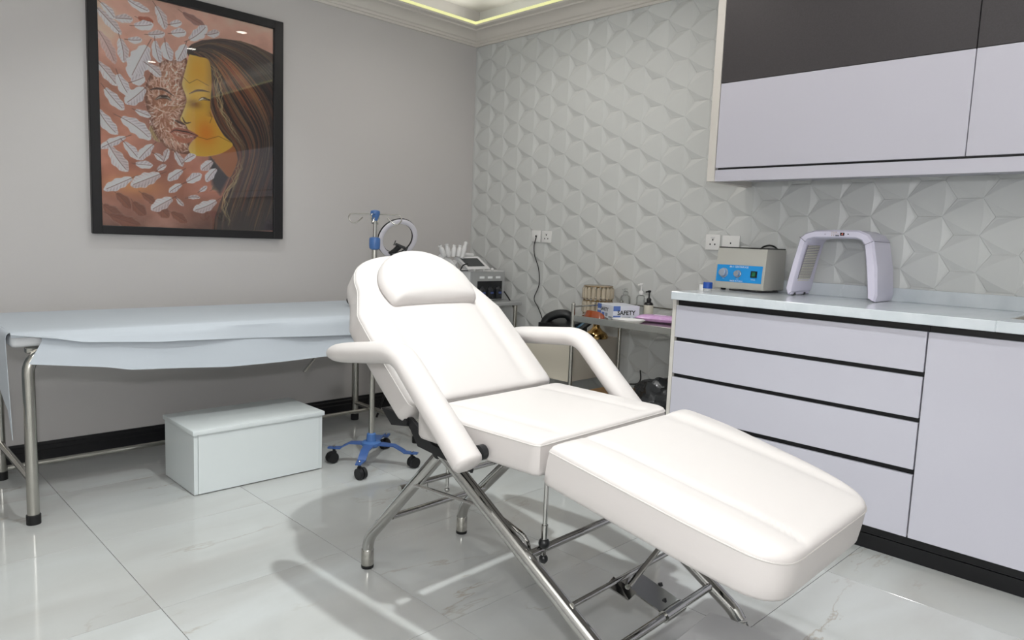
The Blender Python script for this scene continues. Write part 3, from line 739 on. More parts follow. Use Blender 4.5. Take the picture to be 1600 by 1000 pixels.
def arm(s, tip, cor, end, zt, zc, ze):
    pts = []
    return armrest(s, tip, cor, end, zt, zc, ze)
ar1 = part('armrest', arm(-0.358, 0.005, 0.345, 0.616, 0.722, 0.770, 0.536), LEATHER, chair, ang=60)
part('locking_knob', merge(cyl(P3(-0.322, 0.616, 0.552), P3(-0.304, 0.616, 0.552), 0.0195, 20)), BLACKPL, ar1)
part('pivot_bracket', merge(cyl(P3(-0.325, 0.585, 0.528), P3(-0.292, 0.585, 0.528), 0.008), cyl(P3(-0.318, 0.590, 0.525), P3(-0.318, 0.590, 0.495), 0.004)), BLACKM, ar1)
ar2 = part('armrest', arm(0.358, 0.055, 0.392, 0.655, 0.735, 0.766, 0.525), LEATHER, chair, ang=60)
part('locking_knob', merge(cyl(P3(0.325, 0.69, 0.545), P3(0.300, 0.69, 0.545), 0.024, 20)), BLACKPL, ar2)
part('pivot_bracket', merge(box(0.285, 0.335, -0.66, -0.55, 0.490, 0.512, 0.004)), BLACKM, ar2)
# black side plates under backrest and seat
def plate(s, pts, w=0.012): return prism([(-t, z) for t, z in pts], (s, 0, 0), (0, 1, 0), (0, 0, 1), (1, 0, 0), w)
for s in (-0.285, 0.273):
    part('back_hinge_plate', plate(s, [(0.165, 0.575), (0.265, 0.572), (0.292, 0.566), (0.292, 0.545), (0.215, 0.533)]), BLACKM, chair)
    part('seat_hinge_plate', plate(s+(0.0005 if s < 0 else -0.0005), [(0.276, 0.570), (0.300, 0.570), (0.400, 0.515), (0.55, 0.500), (0.55, 0.478), (0.335, 0.497)]), BLACKM, chair)
    part('hinge_bolt', cyl(P3(s-0.006, 0.284, 0.556), P3(s+0.018, 0.284, 0.556), 0.010), BLACKM, chair)
part('seat_frame', merge(tube([P3(-0.19, 0.38, 0.5145), P3(-0.19, 0.72, 0.5145)], 0.0095), tube([P3(0.19, 0.38, 0.5145), P3(0.19, 0.72, 0.5145)], 0.0095), tube([P3(-0.19, 0.42, 0.5145), P3(0.19, 0.42, 0.5145)], 0.0095), tube([P3(-0.19, 0.70, 0.5145), P3(0.19, 0.70, 0.5145)], 0.0095)), BLACKM, chair)
bk = lambda s, u, h: tuple(Vector(BO)+Vector(BX)*s+Vector(BY)*u+Vector(BN)*h)
part('back_frame', merge(tube([bk(-0.25, -0.02, -0.084), bk(-0.25, 0.33, -0.084), bk(0.25, 0.33, -0.084), bk(0.25, -0.02, -0.084)], 0.011)), BLACKM, chair)
lg = lambda s, u, h: tuple(Vector(LO)+Vector((1, 0, 0))*s-Vector(LY)*u+Vector(LN)*h)
part('leg_rest_frame', merge(tube([lg(-0.22, 0.02, -0.097), lg(-0.22, 0.36, -0.097), lg(0.22, 0.36, -0.097), lg(0.22, 0.02, -0.097)], 0.011)), BLACKM, chair)
# legs
for s in (-0.2075, 0.2075):
    o = part('rear_leg', tube(fillet([P3(s, 0.001, 0.008), P3(s, 0.001, 0.098), P3(s*1.06, 0.362, 0.470)], 0.045, 8), 0.0185, 20), CHROME, chair)
    part('foot_cap', lathe([(0.0, 0.0005), (0.0195, 0.0005), (0.0205, 0.009), (0.0185, 0.010)], P3(s, 0.001, 0), 20), RUBBER, o)
    part('foot_sleeve', lathe([(0.0188, 0.010), (0.0200, 0.011), (0.0200, 0.062), (0.0188, 0.064)], P3(s, 0.001, 0), 20, False), STEEL, o)
for s in (-0.25, 0.25):
    o = part('front_leg', tube(fillet([P3(s, 0.405, 0.489), P3(s, 1.062, 0.095), P3(s*1.01, 1.085, 0.008)], 0.085, 10), 0.0195, 20, up=(0, 0.5, 0.86)), CHROME, chair)
    part('foot_cap', lathe([(0.0, 0.0005), (0.0205, 0.0005), (0.0215, 0.009), (0.0195, 0.010)], P3(s*1.01, 1.086, 0), 20), RUBBER, o)
for s in (-0.236, 0.236): part('pivot_wheel', cyl(P3(s-0.012, 0.375, 0.485), P3(s+0.012, 0.375, 0.485), 0.022, 20), BLACKPL, chair)
part('rear_crossbar', cyl(P3(-0.20, 0.118, 0.205), P3(0.20, 0.118, 0.205), 0.0095), CHROME, chair)
part('lever_bar', merge(cyl(P3(-0.222, 0.18, 0.318), P3(0.225, 0.18, 0.318), 0.009), tube([P3(-0.03, 0.18, 0.42), P3(-0.03, 0.18, 0.27)], 0.006), ball(P3(-0.03, 0.18, 0.27), 0.009), tube([P3(-0.12, 0.183, 0.318), P3(-0.12, 0.187, 0.288)], 0.004)), CHROME, chair)
for s in (-0.228, 0.228): part('brace', tube([P3(s, 0.255, 0.352), P3(s*1.02, 0.545, 0.372)], 0.0055, 8), CHROME, chair)
part('middle_crossbar', cyl(P3(-0.245, 0.730, 0.305), P3(0.245, 0.730, 0.305), 0.0105), CHROME, chair)
part('front_crossbar', cyl(P3(-0.25, 0.975, 0.150), P3(0.25, 0.975, 0.150), 0.0105), CHROME, chair)
part('upper_crossbar', cyl(P3(-0.25, 0.875, 0.232), P3(0.25, 0.875, 0.232), 0.007), CHROME, chair)
hr = part('height_rod', merge(cyl(P3(-0.195, 0.735, 0.49), P3(-0.195, 0.735, 0.27), 0.006), cyl(P3(-0.195, 0.735, 0.37), P3(-0.195, 0.735, 0.31), 0.0085, 10)), CHROME, chair)
part('lock_nut', merge(ball(P3(-0.195, 0.735, 0.322), 0.015, 12), ball(P3(-0.195, 0.735, 0.281), 0.012, 12)), BLACKPL, hr)
part('release_lever', tube(fillet([P3(-0.235, 0.62, 0.365), P3(-0.222, 0.70, 0.333), P3(-0.215, 0.715, 0.275)], 0.02, 6), 0.005, 8), CHROME, chair)
sp = part('support_plate', merge(prism([(-0.08, -0.865), (0.0, -0.865), (0.075, -0.955), (0.075, -0.985), (-0.02, -0.985)], P3(0, 0, 0.215), (1, 0, 0), (0, 1, 0.62), (0, 0, 1), 0.004)), CHROME, chair) if False else None
def quadplate(a, b, c, d, th=0.004):
    a, b, c, d = map(Vector, (a, b, c, d)); n = (b-a).cross(d-a).normalized()*th
    V = [a, b, c, d, a+n, b+n, c+n, d+n]
    return [tuple(v) for v in V], [(3, 2, 1, 0), (4, 5, 6, 7), (0, 1, 5, 4), (1, 2, 6, 5), (2, 3, 7, 6), (3, 0, 4, 7)]
sp = part('support_plate', merge(quadplate(P3(-0.07, 0.872, 0.236), P3(0.015, 0.872, 0.236), P3(0.085, 0.968, 0.164), P3(-0.005, 0.968, 0.164)), quadplate(P3(-0.115, 0.875, 0.236), P3(-0.075, 0.868, 0.243), P3(-0.035, 0.915, 0.205), P3(-0.075, 0.918, 0.200))), CHROME, chair)
for q in (((0.035, 0.955, 0.170), (0.035, 0.952, 0.178)), ((0.062, 0.925, 0.192), (0.062, 0.922, 0.2))): part('bolt', cyl(P3(*q[0]), P3(*q[1]), 0.006, 10), BLACKM, sp)
part('clamp_sleeve', cyl(P3(0.0, 0.975, 0.150), P3(0.085, 0.975, 0.150), 0.0155, 18), CHROME, chair)
part('leg_rest_strut', tube([P3(-0.05, 0.90, 0.222), P3(0.185, 0.93, 0.372), P3(0.225, 0.95, 0.478)], 0.0068, 10), CHROME, chair)

# ================================================================== EXAMINATION COUCH
couch = thing('examination_couch', 'long chrome-legged examination couch along the painted wall', 'couch', (-1.85, -0.45, 0))
for x in (-2.698, -0.996):
    for y in (-0.762, -0.165):
        sgn = 1 if x < -2 else -1
        yy = 0.03 if y < -0.4 else -0.03
        o = part('leg', tube(fillet([(x, y, 0.012), (x, y, 0.60), (x+sgn*0.10, y+yy, 0.628)], 0.06, 6), 0.0195, 18), STEEL, couch)
        part('rubber_foot', lathe([(0.0, 0.0005), (0.023, 0.0005), (0.0235, 0.034), (0.0205, 0.036)], (x, y, 0), 18), RUBBER, o)
    part('end_stretcher', cyl((x, -0.762, 0.155 if x < -2 else 0.10), (x, -0.165, 0.155 if x < -2 else 0.10), 0.0125), STEEL, couch)
part('long_stretcher', cyl((-2.698, -0.30, 0.085), (-0.996, -0.30, 0.085), 0.0105), STEEL, couch)
part('frame', merge(box(-2.70, -0.99, -0.745, -0.715, 0.615, 0.635, 0.003), box(-2.70, -0.99, -0.20, -0.17, 0.615, 0.635, 0.003)), STEEL, couch)
part('mattress', box(-2.745, -0.935, -0.745, -0.115, 0.637, 0.686, 0.015, 3), mat('white_vinyl', 'd6d8da', 0.5), couch)
part('prop_rod', cyl((-1.335, -0.56, 0.62), (-1.535, -0.56, 0.40), 0.007), STEEL, couch)
# paper sheets over it
def wob(x, a, s, ph=0): return a*(math.sin(x*s+ph)+0.5*math.sin(x*s*2.3+1.7+ph))
lx0, lx1 = -2.655, -0.93
def under(u, v):       # lower sheet: hangs over the long front side
    x = lx0+(lx1-lx0)*u
    hem = 0.535-0.030*min(1, max(0, (x+2.45)/0.45))+0.02*max(0, (x+1.75)/0.8)+0.048*max(0, 1-(x-lx0)/0.28)
    pts = [(-0.60, 0.6885), (-0.735, 0.6885), (-0.757, 0.683), (-0.766, 0.660), (-0.772-0.006*math.sin(x*9), (0.66+hem)/2), (-0.782+wob(x, 0.006, 5), hem)]
    if u < 0.001 and False: pass
    k = v*(len(pts)-1); i = min(int(k), len(pts)-2); f = k-i
    return (x-(0.045*max(0, 1-(x-lx0)/0.2))*max(0, v-0.6)/0.4, pts[i][0]*(1-f)+pts[i+1][0]*f, pts[i][1]*(1-f)+pts[i+1][1]*f)
def thick(g, d):      # give a sheet its thickness
    bm = bmesh.new(); vs = [bm.verts.new(p) for p in g[0]]; [bm.faces.new([vs[i] for i in f]) for f in g[1]]
    bm.normal_update(); bmesh.ops.solidify(bm, geom=bm.faces[:], thickness=d); return from_bm(bm)
single('paper_sheet', thick(grid(under, 60, 15), 0.0012), PAPER, 'lower white paper sheet hanging lowest along the couch front', 'paper sheet', 'paper sheets on the couch')
up_lx0 = -2.757
def upper(u, v):
    x = -2.745+(lx1+2.745)*u
    hem = 0.655-0.024*min(1, max(0, (x+2.62)/0.35))-0.03*min(1, max(0, (x+2.2)/0.8))
    if x < -2.50: hem = hem+0.03*max(0, (-2.53-x)/0.2)
    b = 0.004*math.sin(x*6)+0.003*math.sin(x*13+1)
    pts = [(-0.100, 0.684), (-0.112, 0.6925), (-0.16, 0.694+b*0.4), (-0.4, 0.694), (-0.60, 0.694+b*0.3), (-0.72, 0.6935), (-0.752, 0.690), (-0.770, 0.676), (-0.777+b, 0.665 if hem < 0.665 else hem+0.002), (-0.788+b*1.5, hem)]
    k = v*(len(pts)-1); i = min(int(k), len(pts)-2); f = k-i
    return (x, pts[i][0]*(1-f)+pts[i+1][0]*f, pts[i][1]*(1-f)+pts[i+1][1]*f)
g1 = grid(upper, 70, 36)
def endfall(u, v):     # part that falls over the foot end, longest at its front corner
    y = -0.105-0.655*u
    ln = 0.09+0.19*u**1.5+0.075*max(0, (u-0.93)/0.07)
    if v < 0.25:
        w = v/0.25*PI/2; return (-2.745-0.015*math.sin(w), y, 0.694-0.022*(1-math.cos(w)))
    q = (v-0.25)/0.75
    return (-2.760-0.004*math.sin(u*9)*q+0.004*q, y-0.048*q*u, 0.672-ln*q-0.02*q*math.sin(u*5)*0.5)
g2 = grid(endfall, 26, 14)
single('paper_sheet', thick(merge(g1, g2), 0.0012), PAPER, 'upper white paper sheet covering the couch top and foot end', 'paper sheet', 'paper sheets on the couch')
pg = merge(ball((-1.165, -0.43, 0.728), 0.034, 16, (1.6, 1.2, 1.0)), ball((-1.11, -0.42, 0.735), 0.038, 16, (1.3, 1.1, 1.0)))
single('pouch', pg, mat('black_cloth', '131418', 0.7, bump=(120, 0.3)), 'small black rounded pouch on the couch behind the chair headrest', 'pouch')

# ================================================================== STEP BOX (white) and grey step in front
sb_ = thing('step_box', 'white laminate step box standing in front of the couch', 'step', (-1.88, -0.68, 0))
part('side_panel', box(-2.165, -2.149, -0.839, -0.515, 0.003, 0.2505, 0.001), BOXW, sb_)
part('side_panel', box(-1.609, -1.593, -0.839, -0.515, 0.003, 0.2505, 0.001), BOXW, sb_)
part('front_panel', box(-2.148, -1.610, -0.841, -0.825, 0.004, 0.2500, 0.001), BOXW, sb_)
part('back_panel', box(-2.148, -1.610, -0.531, -0.515, 0.004, 0.2500, 0.001), BOXW, sb_)
part('lid', box(-2.172, -1.586, -0.849, -0.508, 0.251, 0.271, 0.0025, 2), BOXW, sb_)
part('base_runner', box(-2.14, -1.615, -0.80, -0.55, 0.0005, 0.0038), BLACKSK, sb_)
gs = thing('step_stool', 'grey-topped step stool in the foreground by the chair foot', 'step', (-1.975, -3.112, 0), math.radians(4.5), world=False)
part('top', box(-0.20, 0.20, -0.17, 0.17, 0.232, 0.250, 0.002), STOOLG, gs)
part('body', box(-0.19, 0.19, -0.16, 0.16, 0.001, 0.2315, 0.002), BOXW, gs)

# ================================================================== DRIP STAND
IVX, IVY = -1.385, -0.925
iv = thing('drip_stand', 'steel drip stand on a blue four-legged castor base', 'drip stand', (IVX, IVY, 0))
cast = [(-1.547, -1.073), (-1.515, -0.779), (-1.253, -1.096), (-1.175, -0.752)]
for cx, cy in cast:
    dx, dy = cx-IVX, cy-IVY; L = math.hypot(dx, dy); dx /= L; dy /= L; R = L-0.012
    pth = [(0.02, 0.098), (0.05, 0.100), (R*0.55, 0.098), (R*0.75, 0.078), (R-0.04, 0.070), (R+0.022, 0.069)]
    V = []; F = []
    for r, z in pth:
        w = 0.024 if r < 0.1 else (0.019 if r < R else 0.013)
        for q in (-1, 1):
            for h in (0, 0.006): V.append((IVX+dx*r-dy*w*q, IVY+dy*r+dx*w*q, z+h))
    for i in range(len(pth)-1):
        a = i*4; b = a+4
        F += [(a, b, b+2, a+2), (a+1, a+3, b+3, b+1), (a, a+1, b+1, b), (a+2, b+2, b+3, a+3)]
    F += [(0, 2, 3, 1), (len(V)-4, len(V)-3, len(V)-1, len(V)-2)]
    lgp = part('base_leg', (V, F), BLUED, iv)
    bx, by = IVX+dx*(R-0.006), IVY+dy*(R-0.006)
    part('castor', merge(*[rot(tube([(bx+0.010, by+s*0.017-0.008, 0.0262), (bx+0.010, by+s*0.017+0.008, 0.0262)], [0.0255, 0.0255], 20), math.atan2(dy, dx)+0.9, 'Z', (bx, by, 0)) for s in (-0.62, 0.62)], cyl((bx, by, 0.03), (bx, by, 0.069), 0.007), rot(box(bx-0.012, bx+0.016, by-0.008, by+0.008, 0.03, 0.056, 0.004), math.atan2(dy, dx)+0.9, 'Z', (bx, by, 0))), RUBBER, lgp)
    part('bolt', lathe([(0.005, 0.075), (0.006, 0.079), (0.003, 0.083), (0, 0.084)], (bx, by, 0), 10, False), CHROME, lgp)
part('hub', lathe([(0.036, 0.088), (0.046, 0.098), (0.045, 0.110), (0.038, 0.114), (0.024, 0.116), (0.021, 0.150), (0.016, 0.154)], (IVX, IVY, 0), 24), BLUE, iv)
part('pole', cyl((IVX, IVY, 0.15), (IVX, IVY, 1.02), 0.0125, 18), STEEL, iv)
part('telescopic_pole', cyl((IVX, IVY, 1.02), (IVX, IVY, 1.145), 0.0085, 16), CHROME, iv)
part('height_clamp', lathe([(0.014, 0.0), (0.023, 0.006), (0.025, 0.02), (0.025, 0.048), (0.022, 0.055), (0.012, 0.058)], (IVX, IVY, 1.008), 20), BLUE, iv)
part('hook_head', lathe([(0.011, 0.0), (0.013, 0.008), (0.020, 0.024), (0.022, 0.036), (0.020, 0.044), (0.008, 0.048)], (IVX, IVY, 1.140), 20), BLUE, iv)
for ang, ln in ((-0.776+PI, 0.118), (-0.776, 0.118), (-0.776+PI/2, 0.085), (-0.776-PI/2, 0.085)):
    ca_, sa_ = math.cos(ang), math.sin(ang)
    hk = [(0.015, 0.0), (0.04, 0.001), (ln-0.02, 0.0), (ln-0.004, -0.004), (ln+0.002, -0.02), (ln-0.010, -0.038), (ln-0.026, -0.042), (ln-0.045, -0.030), (ln-0.062, -0.014)]
    part('hook', tube(spline([(IVX+r*ca_, IVY+r*sa_, 1.168+z) for r, z in hk], 4), 0.0026, 8), STEEL, iv)

# ================================================================== RING LIGHT
rc = Vector((-0.815, -0.30, 1.060)); tocam = (Vector(CAM)-rc).normalized(); rgt = Vector((0.713, -0.70, 0.0)); upv = rgt.cross(tocam*-1)*-1
upv = Vector((0, 0, 1))
rn = (tocam*0.80+rgt*0.42-upv*0.42).normalized(); ra = rn.cross(Vector((0, 0, 1))).normalized(); rb = rn.cross(ra)
rl = thing('ring_light', 'white ring light with black phone holder on a stand at the couch head', 'ring light', (rc.x, rc.y, 0))
def ring(R, r1, r2, off, n=48):
    V = []; F = []; m = 12
    for i in range(n):
        w = 2*PI*i/n; d = ra*math.cos(w)+rb*math.sin(w)
        for k in range(m):
            q = 2*PI*k/m; V.append(tuple(rc+d*(R+r1*math.cos(q))+rn*(off+r2*math.sin(q))))
    for i in range(n):
        for k in range(m): F.append((i*m+k, i*m+(k+1) % m, ((i+1) % n)*m+(k+1) % m, ((i+1) % n)*m+k))
    return V, F
part('diffuser', ring(0.106, 0.0145, 0.008, 0.006), RINGW, rl)
part('housing', ring(0.106, 0.0165, 0.008, -0.005), BLACKPL, rl)
low = rc+Vector((0, 0, -0.135))
part('stand', merge(cyl(tuple(low), (rc.x, rc.y, 0.20), 0.009), ball(tuple(low+Vector((0, 0, 0.008))), 0.016), *[tube([(rc.x, rc.y, 0.32), (rc.x+0.10*math.cos(a), rc.y+0.10*math.sin(a), 0.012)], 0.007, 8) for a in (0.4, 2.5, 4.6)]), BLACKPL, rl)
hc = rc+rgt*0.012+Vector((0, 0, -0.045)); hx = (rgt*0.93-upv*0.36).normalized(); hy = hx.cross(tocam)*-1
def obox(c, ax, ay, az, sx, sy, sz):
    g = box(-sx/2, sx/2, -sy/2, sy/2, -sz/2, sz/2, min(sx, sy, sz)*0.15)
    return [tuple(c+ax*p[0]+ay*p[1]+az*p[2]) for p in g[0]], g[1]
part('phone_holder', merge(obox(hc+rgt*0.004+upv*0.002, hx, hx.cross(tocam), tocam, 0.062, 0.016, 0.02), obox(hc-hx*0.030+upv*0.008, hx, hx.cross(tocam), tocam, 0.006, 0.03, 0.026), obox(hc+hx*0.042+upv*0.0, hx, hx.cross(tocam), tocam, 0.012, 0.030, 0.026), tube([tuple(hc), tuple(hc-rgt*0.03-upv*0.030), tuple(hc-rgt*0.055-upv*0.040), tuple(low+Vector((0, 0, 0.015)))], [0.016, 0.016, 0.012, 0.008], 10)), BLACKPL, rl)

# ================================================================== FACIAL MACHINE ON ITS CART
cart = thing('machine_cart', 'low white cart under the facial machine in the corner', 'cart', (-0.30, -0.33, 0))
part('shelf', box(-0.60, -0.04, -0.56, -0.10, 0.672, 0.695, 0.004), PLASTG, cart)
part('lower_shelf', box(-0.57, -0.06, -0.53, -0.13, 0.22, 0.235, 0.003), PLASTW, cart)
for x in (-0.57, -0.07):
    for y in (-0.53, -0.13):
        o = part('leg', cyl((x, y, 0.03), (x, y, 0.672), 0.013), STEEL, cart)
        part('castor', ball((x, y, 0.0255), 0.025, 12), RUBBER, o)
fm_ = thing('facial_machine', 'white facial machine with tilted screen and rack of handpieces', 'machine', (-0.24, -0.30, 0.695))
part('body', box(-0.375, -0.085, -0.435, -0.15, 0.6955, 0.880, 0.008, 2), PLASTW, fm_)
part('front_panel', box(-0.373, -0.087, -0.441, -0.4355, 0.700, 0.876, 0.002), PLASTG, fm_)
bay = part('bottle_bay', merge(box(-0.318, -0.112, -0.4445, -0.4415, 0.705, 0.818)), mat('dark_glass', '1c1e22', 0.15), fm_)
for i in range(3):
    x = -0.283+i*0.068
    b = part('bottle', lathe([(0.020, 0.0), (0.022, 0.004), (0.022, 0.055), (0.012, 0.066), (0.012, 0.074)], (x, -0.4425, 0.712), 16), mat('dark_bottle', '24272c', 0.15, spec=0.6), bay)
    part('label', box(x-0.012, x+0.012, -0.4662, -0.4647, 0.740, 0.752), mat('bottle_label', '3d4f86', 0.5), b)
    part('indicator', box(x-0.020, x+0.020, -0.4445, -0.4415, 0.833, 0.847, 0.001), mat('pale_indicator', 'eef2f2', 0.3), fm_)
for i in range(3): part('button', ball((-0.345+i*0.075, -0.438, 0.8885), 0.0105, 12), SOCKET, fm_)
# tilted console
ct = (Vector((-0.478, -0.42, 0.965)), Vector((-0.300, -0.42, 0.968)), Vector((-0.225, -0.452, 0.894)), Vector((-0.405, -0.452, 0.891)))
cn_ = (ct[1]-ct[0]).cross(ct[3]-ct[0]).normalized(); cn_ = cn_ if cn_.dot(Vector(CAM)-ct[0]) > 0 else -cn_
def cp(u, v): return ct[0]*(1-u)*(1-v)+ct[1]*u*(1-v)+ct[2]*u*v+ct[3]*(1-u)*v+cn_*0.001
part('console', quadplate(ct[0]-cn_*0.022, ct[3]-cn_*0.022, ct[2]-cn_*0.022, ct[1]-cn_*0.022, 0.022 if (ct[3]-ct[0]).cross(ct[1]-ct[0]).dot(cn_) > 0 else -0.022), PLASTW, fm_)
part('screen', quadplate(cp(0.11, 0.14), cp(0.11, 0.78), cp(0.87, 0.78), cp(0.87, 0.14), 0.001), SCREEN, fm_)
part('console_stand', merge(tube([(-0.44, -0.36, 0.93), (-0.40, -0.33, 0.88)], 0.02, 10), tube(fillet([(-0.625, -0.42, 0.90), (-0.56, -0.42, 0.985), (-0.33, -0.40, 0.975)], 0.03), 0.012, 10), tube(fillet([(-0.585, -0.40, 0.965), (-0.50, -0.41, 0.93), (-0.475, -0.42, 0.86)], 0.03), 0.017, 10)), PLASTW, fm_)
for i, (x, z, ln, an) in enumerate([(-0.585, 0.985, 0.05, -0.5), (-0.545, 0.985, 0.055, -0.3), (-0.505, 0.985, 0.05, 0.1), (-0.465, 0.985, 0.05, 0.2), (-0.437, 0.975, 0.085, 0.35)]):
    h = part('handpiece', rot(lathe([(0.012, -0.02), (0.016, 0.0), (0.015, ln*0.5), (0.010, ln*0.75), (0.012, ln*0.95), (0.005, ln)], (x, -0.43, z), 14), an, 'Y', (x, -0.43, z)), PLASTW, fm_)
    part('tip', rot(ball((x, -0.43, z+ln), 0.006, 10), an, 'Y', (x, -0.43, z)), PLASTG, h)
part('hose', tube(spline([(-0.475, -0.46, 0.885), (-0.455, -0.462, 0.915), (-0.42, -0.462, 0.925)], 5), 0.004, 8), BLACKPL, fm_)
part('hose', tube([(-0.48, -0.46, 0.884), (-0.415, -0.462, 0.884)], 0.003, 8), BLACKPL, fm_)
single('machine_hose', tube(spline([(-0.10, -0.452, 0.752), (-0.075, -0.48, 0.70), (-0.062, -0.515, 0.64), (-0.062, -0.535, 0.577), (-0.07, -0.54, 0.50), (-0.10, -0.58, 0.42)], 6), 0.0045, 8), BLACKPL, 'thick black hose drooping beside the facial machine', 'hose')

# ================================================================== WALL SOCKETS AND CORD
def socket(y0, y1, z0, z1, label, kind):
    t = thing('wall_socket', label, 'socket', (-0.001, (y0+y1)/2, z0), group=None)
    part('plate', box(-0.0085, -0.001, y1, y0, z0, z1, 0.002, 2), SOCKET, t)
    yc, zc = (y0+y1)/2, (z0+z1)/2; hs = []
    for dy, dz_ in (((0, 0.012), (0.013, -0.010), (-0.013, -0.010)) if kind == 3 else ((0, 0.0),)):
        hs.append(box(-0.0095, -0.0086, yc+dy-0.003, yc+dy+0.003, zc+dz_-0.004, zc+dz_+0.004))
    part('pin_holes', merge(*hs), BLACKINK, t)
    if kind == 3: part('rocker', box(-0.0115, -0.0087, yc-0.012, yc+0.012, z1-0.018, z1-0.010, 0.001), PLASTW, t)
    return t
socket(-0.585, -0.661, 1.070, 1.141, 'white wall socket with the black cord plugged in', 1)
socket(-0.672, -0.750, 1.068, 1.138, 'white three-pin wall socket right of the corded one', 3)
socket(-1.800, -1.880, 1.067, 1.143, 'white three-pin wall socket left of the pair above the worktop', 3)
socket(-1.892, -1.984, 1.066, 1.140, 'white wall outlet beside the socket above the centrifuge', 1)
cord = thing('power_cord', 'thin black power cord hanging from the wall socket', 'cord', (-0.02, -0.66, 0.56))
part('cable', tube(spline([(-0.010, -0.628, 1.104), (-0.016, -0.618, 1.042), (-0.012, -0.624, 0.983), (-0.012, -0.661, 0.906), (-0.012, -0.670, 0.807), (-0.012, -0.634, 0.721), (-0.012, -0.670, 0.668), (-0.013, -0.706, 0.612), (-0.014, -0.720, 0.566), (-0.014, -0.722, 0.52)], 6), 0.0028, 8), BLACKPL, cord)
part('plug', merge(ball((-0.013, -0.628, 1.106), 0.006, 10), ball((-0.018, -0.721, 0.560), 0.0095, 10)), BLACKPL, cord)

# ================================================================== BEIGE HANGING CABINET, PHONE, LAMP
bc = thing('beige_cabinet', 'beige wall-hung box cabinet behind the steel trolley', 'cabinet', (-0.22, -1.02, 0.345))
part('body', box(-0.385, -0.0005, -1.283, -0.76, 0.345, 0.5555, 0.002), BEIGE, bc)
part('front', box(-0.404, -0.3855, -1.284, -0.759, 0.343, 0.5565, 0.0015), mat('cream_laminate', 'c4bdae', 0.4), bc)
ph = thing('desk_phone', 'black desk telephone with tilted blue-grey display on the beige cabinet', 'telephone', (-0.28, -1.13, 0.5575))
def wedge(x0, x1, y0, y1, z0, za, zb):
    V = [(x0, y0, z0), (x1, y0, z0), (x1, y1, z0), (x0, y1, z0), (x0, y0, z0+za), (x1, y0, z0+zb), (x1, y1, z0+zb), (x0, y1, z0+za)]
    return V, [(3, 2, 1, 0), (4, 5, 6, 7), (0, 1, 5, 4), (1, 2, 6, 5), (2, 3, 7, 6), (3, 0, 4, 7)]
part('body', wedge(-0.375, -0.215, -1.235, -1.02, 0.5575, 0.075, 0.10), BLACKPL, ph)
part('handset', tube(spline([(-0.345, -1.03, 0.615), (-0.335, -1.05, 0.655), (-0.31, -1.095, 0.682), (-0.28, -1.14, 0.684), (-0.26, -1.16, 0.655)], 5), [0.024]*21, 12), BLACKPL, ph)
part('display', quadplate((-0.335, -1.165, 0.605), (-0.335, -1.285, 0.614), (-0.215, -1.285, 0.668), (-0.215, -1.165, 0.660), -0.012), BLACKPL, ph)
part('screen', quadplate((-0.325, -1.172, 0.6115), (-0.325, -1.255, 0.6175), (-0.24, -1.255, 0.6555), (-0.24, -1.172, 0.650), 0.0012), mat('blue_grey_display', '4a6a80', 0.12, spec=0.6), ph)
tlx, tly = -0.135, -1.235
tlamp = thing('table_lamp', 'gold table lamp with champagne crystal shade behind the trolley', 'lamp', (tlx, tly, 0.556))
part('base', lathe([(0.0, 0.0), (0.066, 0.0), (0.068, 0.010), (0.058, 0.028), (0.034, 0.044), (0.022, 0.058), (0.018, 0.072), (0.024, 0.082), (0.026, 0.090), (0.014, 0.096), (0.010, 0.12)], (tlx, tly, 0.556), 28), GOLD, tlamp)
part('stem', cyl((tlx, tly, 0.67), (tlx, tly, 0.84), 0.006), GOLD, tlamp)
shd = part('shade_frame', merge(*[lathe([(0.080, z-0.002), (0.084, z), (0.080, z+0.002)], (tlx, tly, 0), 28, False) for z in (0.690, 0.766, 0.844)], lathe([(0.0, 0.842), (0.08, 0.842), (0.08, 0.845), (0.0, 0.845)], (tlx, tly, 0), 28, False)), GOLD, tlamp)
for row in (0.695, 0.771):
    for k in range(18):
        w = 2*PI*k/18; cx, cy = tlx+0.077*math.cos(w), tly+0.077*math.sin(w)
        part('crystal', lathe([(0.004, 0.0), (0.0115, 0.010), (0.0115, 0.058), (0.004, 0.068)], (cx, cy, row), 6), CRYSTAL, shd)

# ================================================================== STEEL TROLLEY AND WHAT STANDS ON IT
TX0, TX1, TY0, TY1, TZ = -0.450, -0.045, -1.955, -1.330, 0.690
tr = thing('steel_trolley', 'stainless steel instrument trolley between chair and base cabinets', 'trolley', (-0.25, -1.62, 0))
for x in (TX0, TX1):
    for y in (TY0, TY1):
        o = part('post', merge(cyl((x, y, 0.06), (x, y, 0.762), 0.0105, 16), ball((x, y, 0.762), 0.0105, 12)), STEEL, tr)
        part('castor', ball((x, y, 0.0265), 0.026, 12), RUBBER, o)
def tray(z): return merge(box(TX0+0.008, TX1-0.008, TY0+0.008, TY1-0.008, z, z+0.003), box(TX0-0.004, TX0+0.008, TY0, TY1, z-0.014, z+0.018, 0.001), box(TX1-0.008, TX1+0.004, TY0, TY1, z-0.014, z+0.006, 0.001), box(TX0, TX1, TY1-0.008, TY1+0.004, z-0.014, z+0.006, 0.001), box(TX0, TX1, TY0-0.004, TY0+0.008, z-0.014, z+0.006, 0.001))
part('top_tray', tray(TZ), STEEL, tr); part('bottom_tray', tray(0.18), STEEL, tr)
part('guard_rail', tube([(TX0, TY1, 0.752), (TX1, TY1, 0.752), (TX1, TY0, 0.752), (TX0, TY0, 0.752)], 0.004, 8), STEEL, tr)
TT = TZ+0.0035
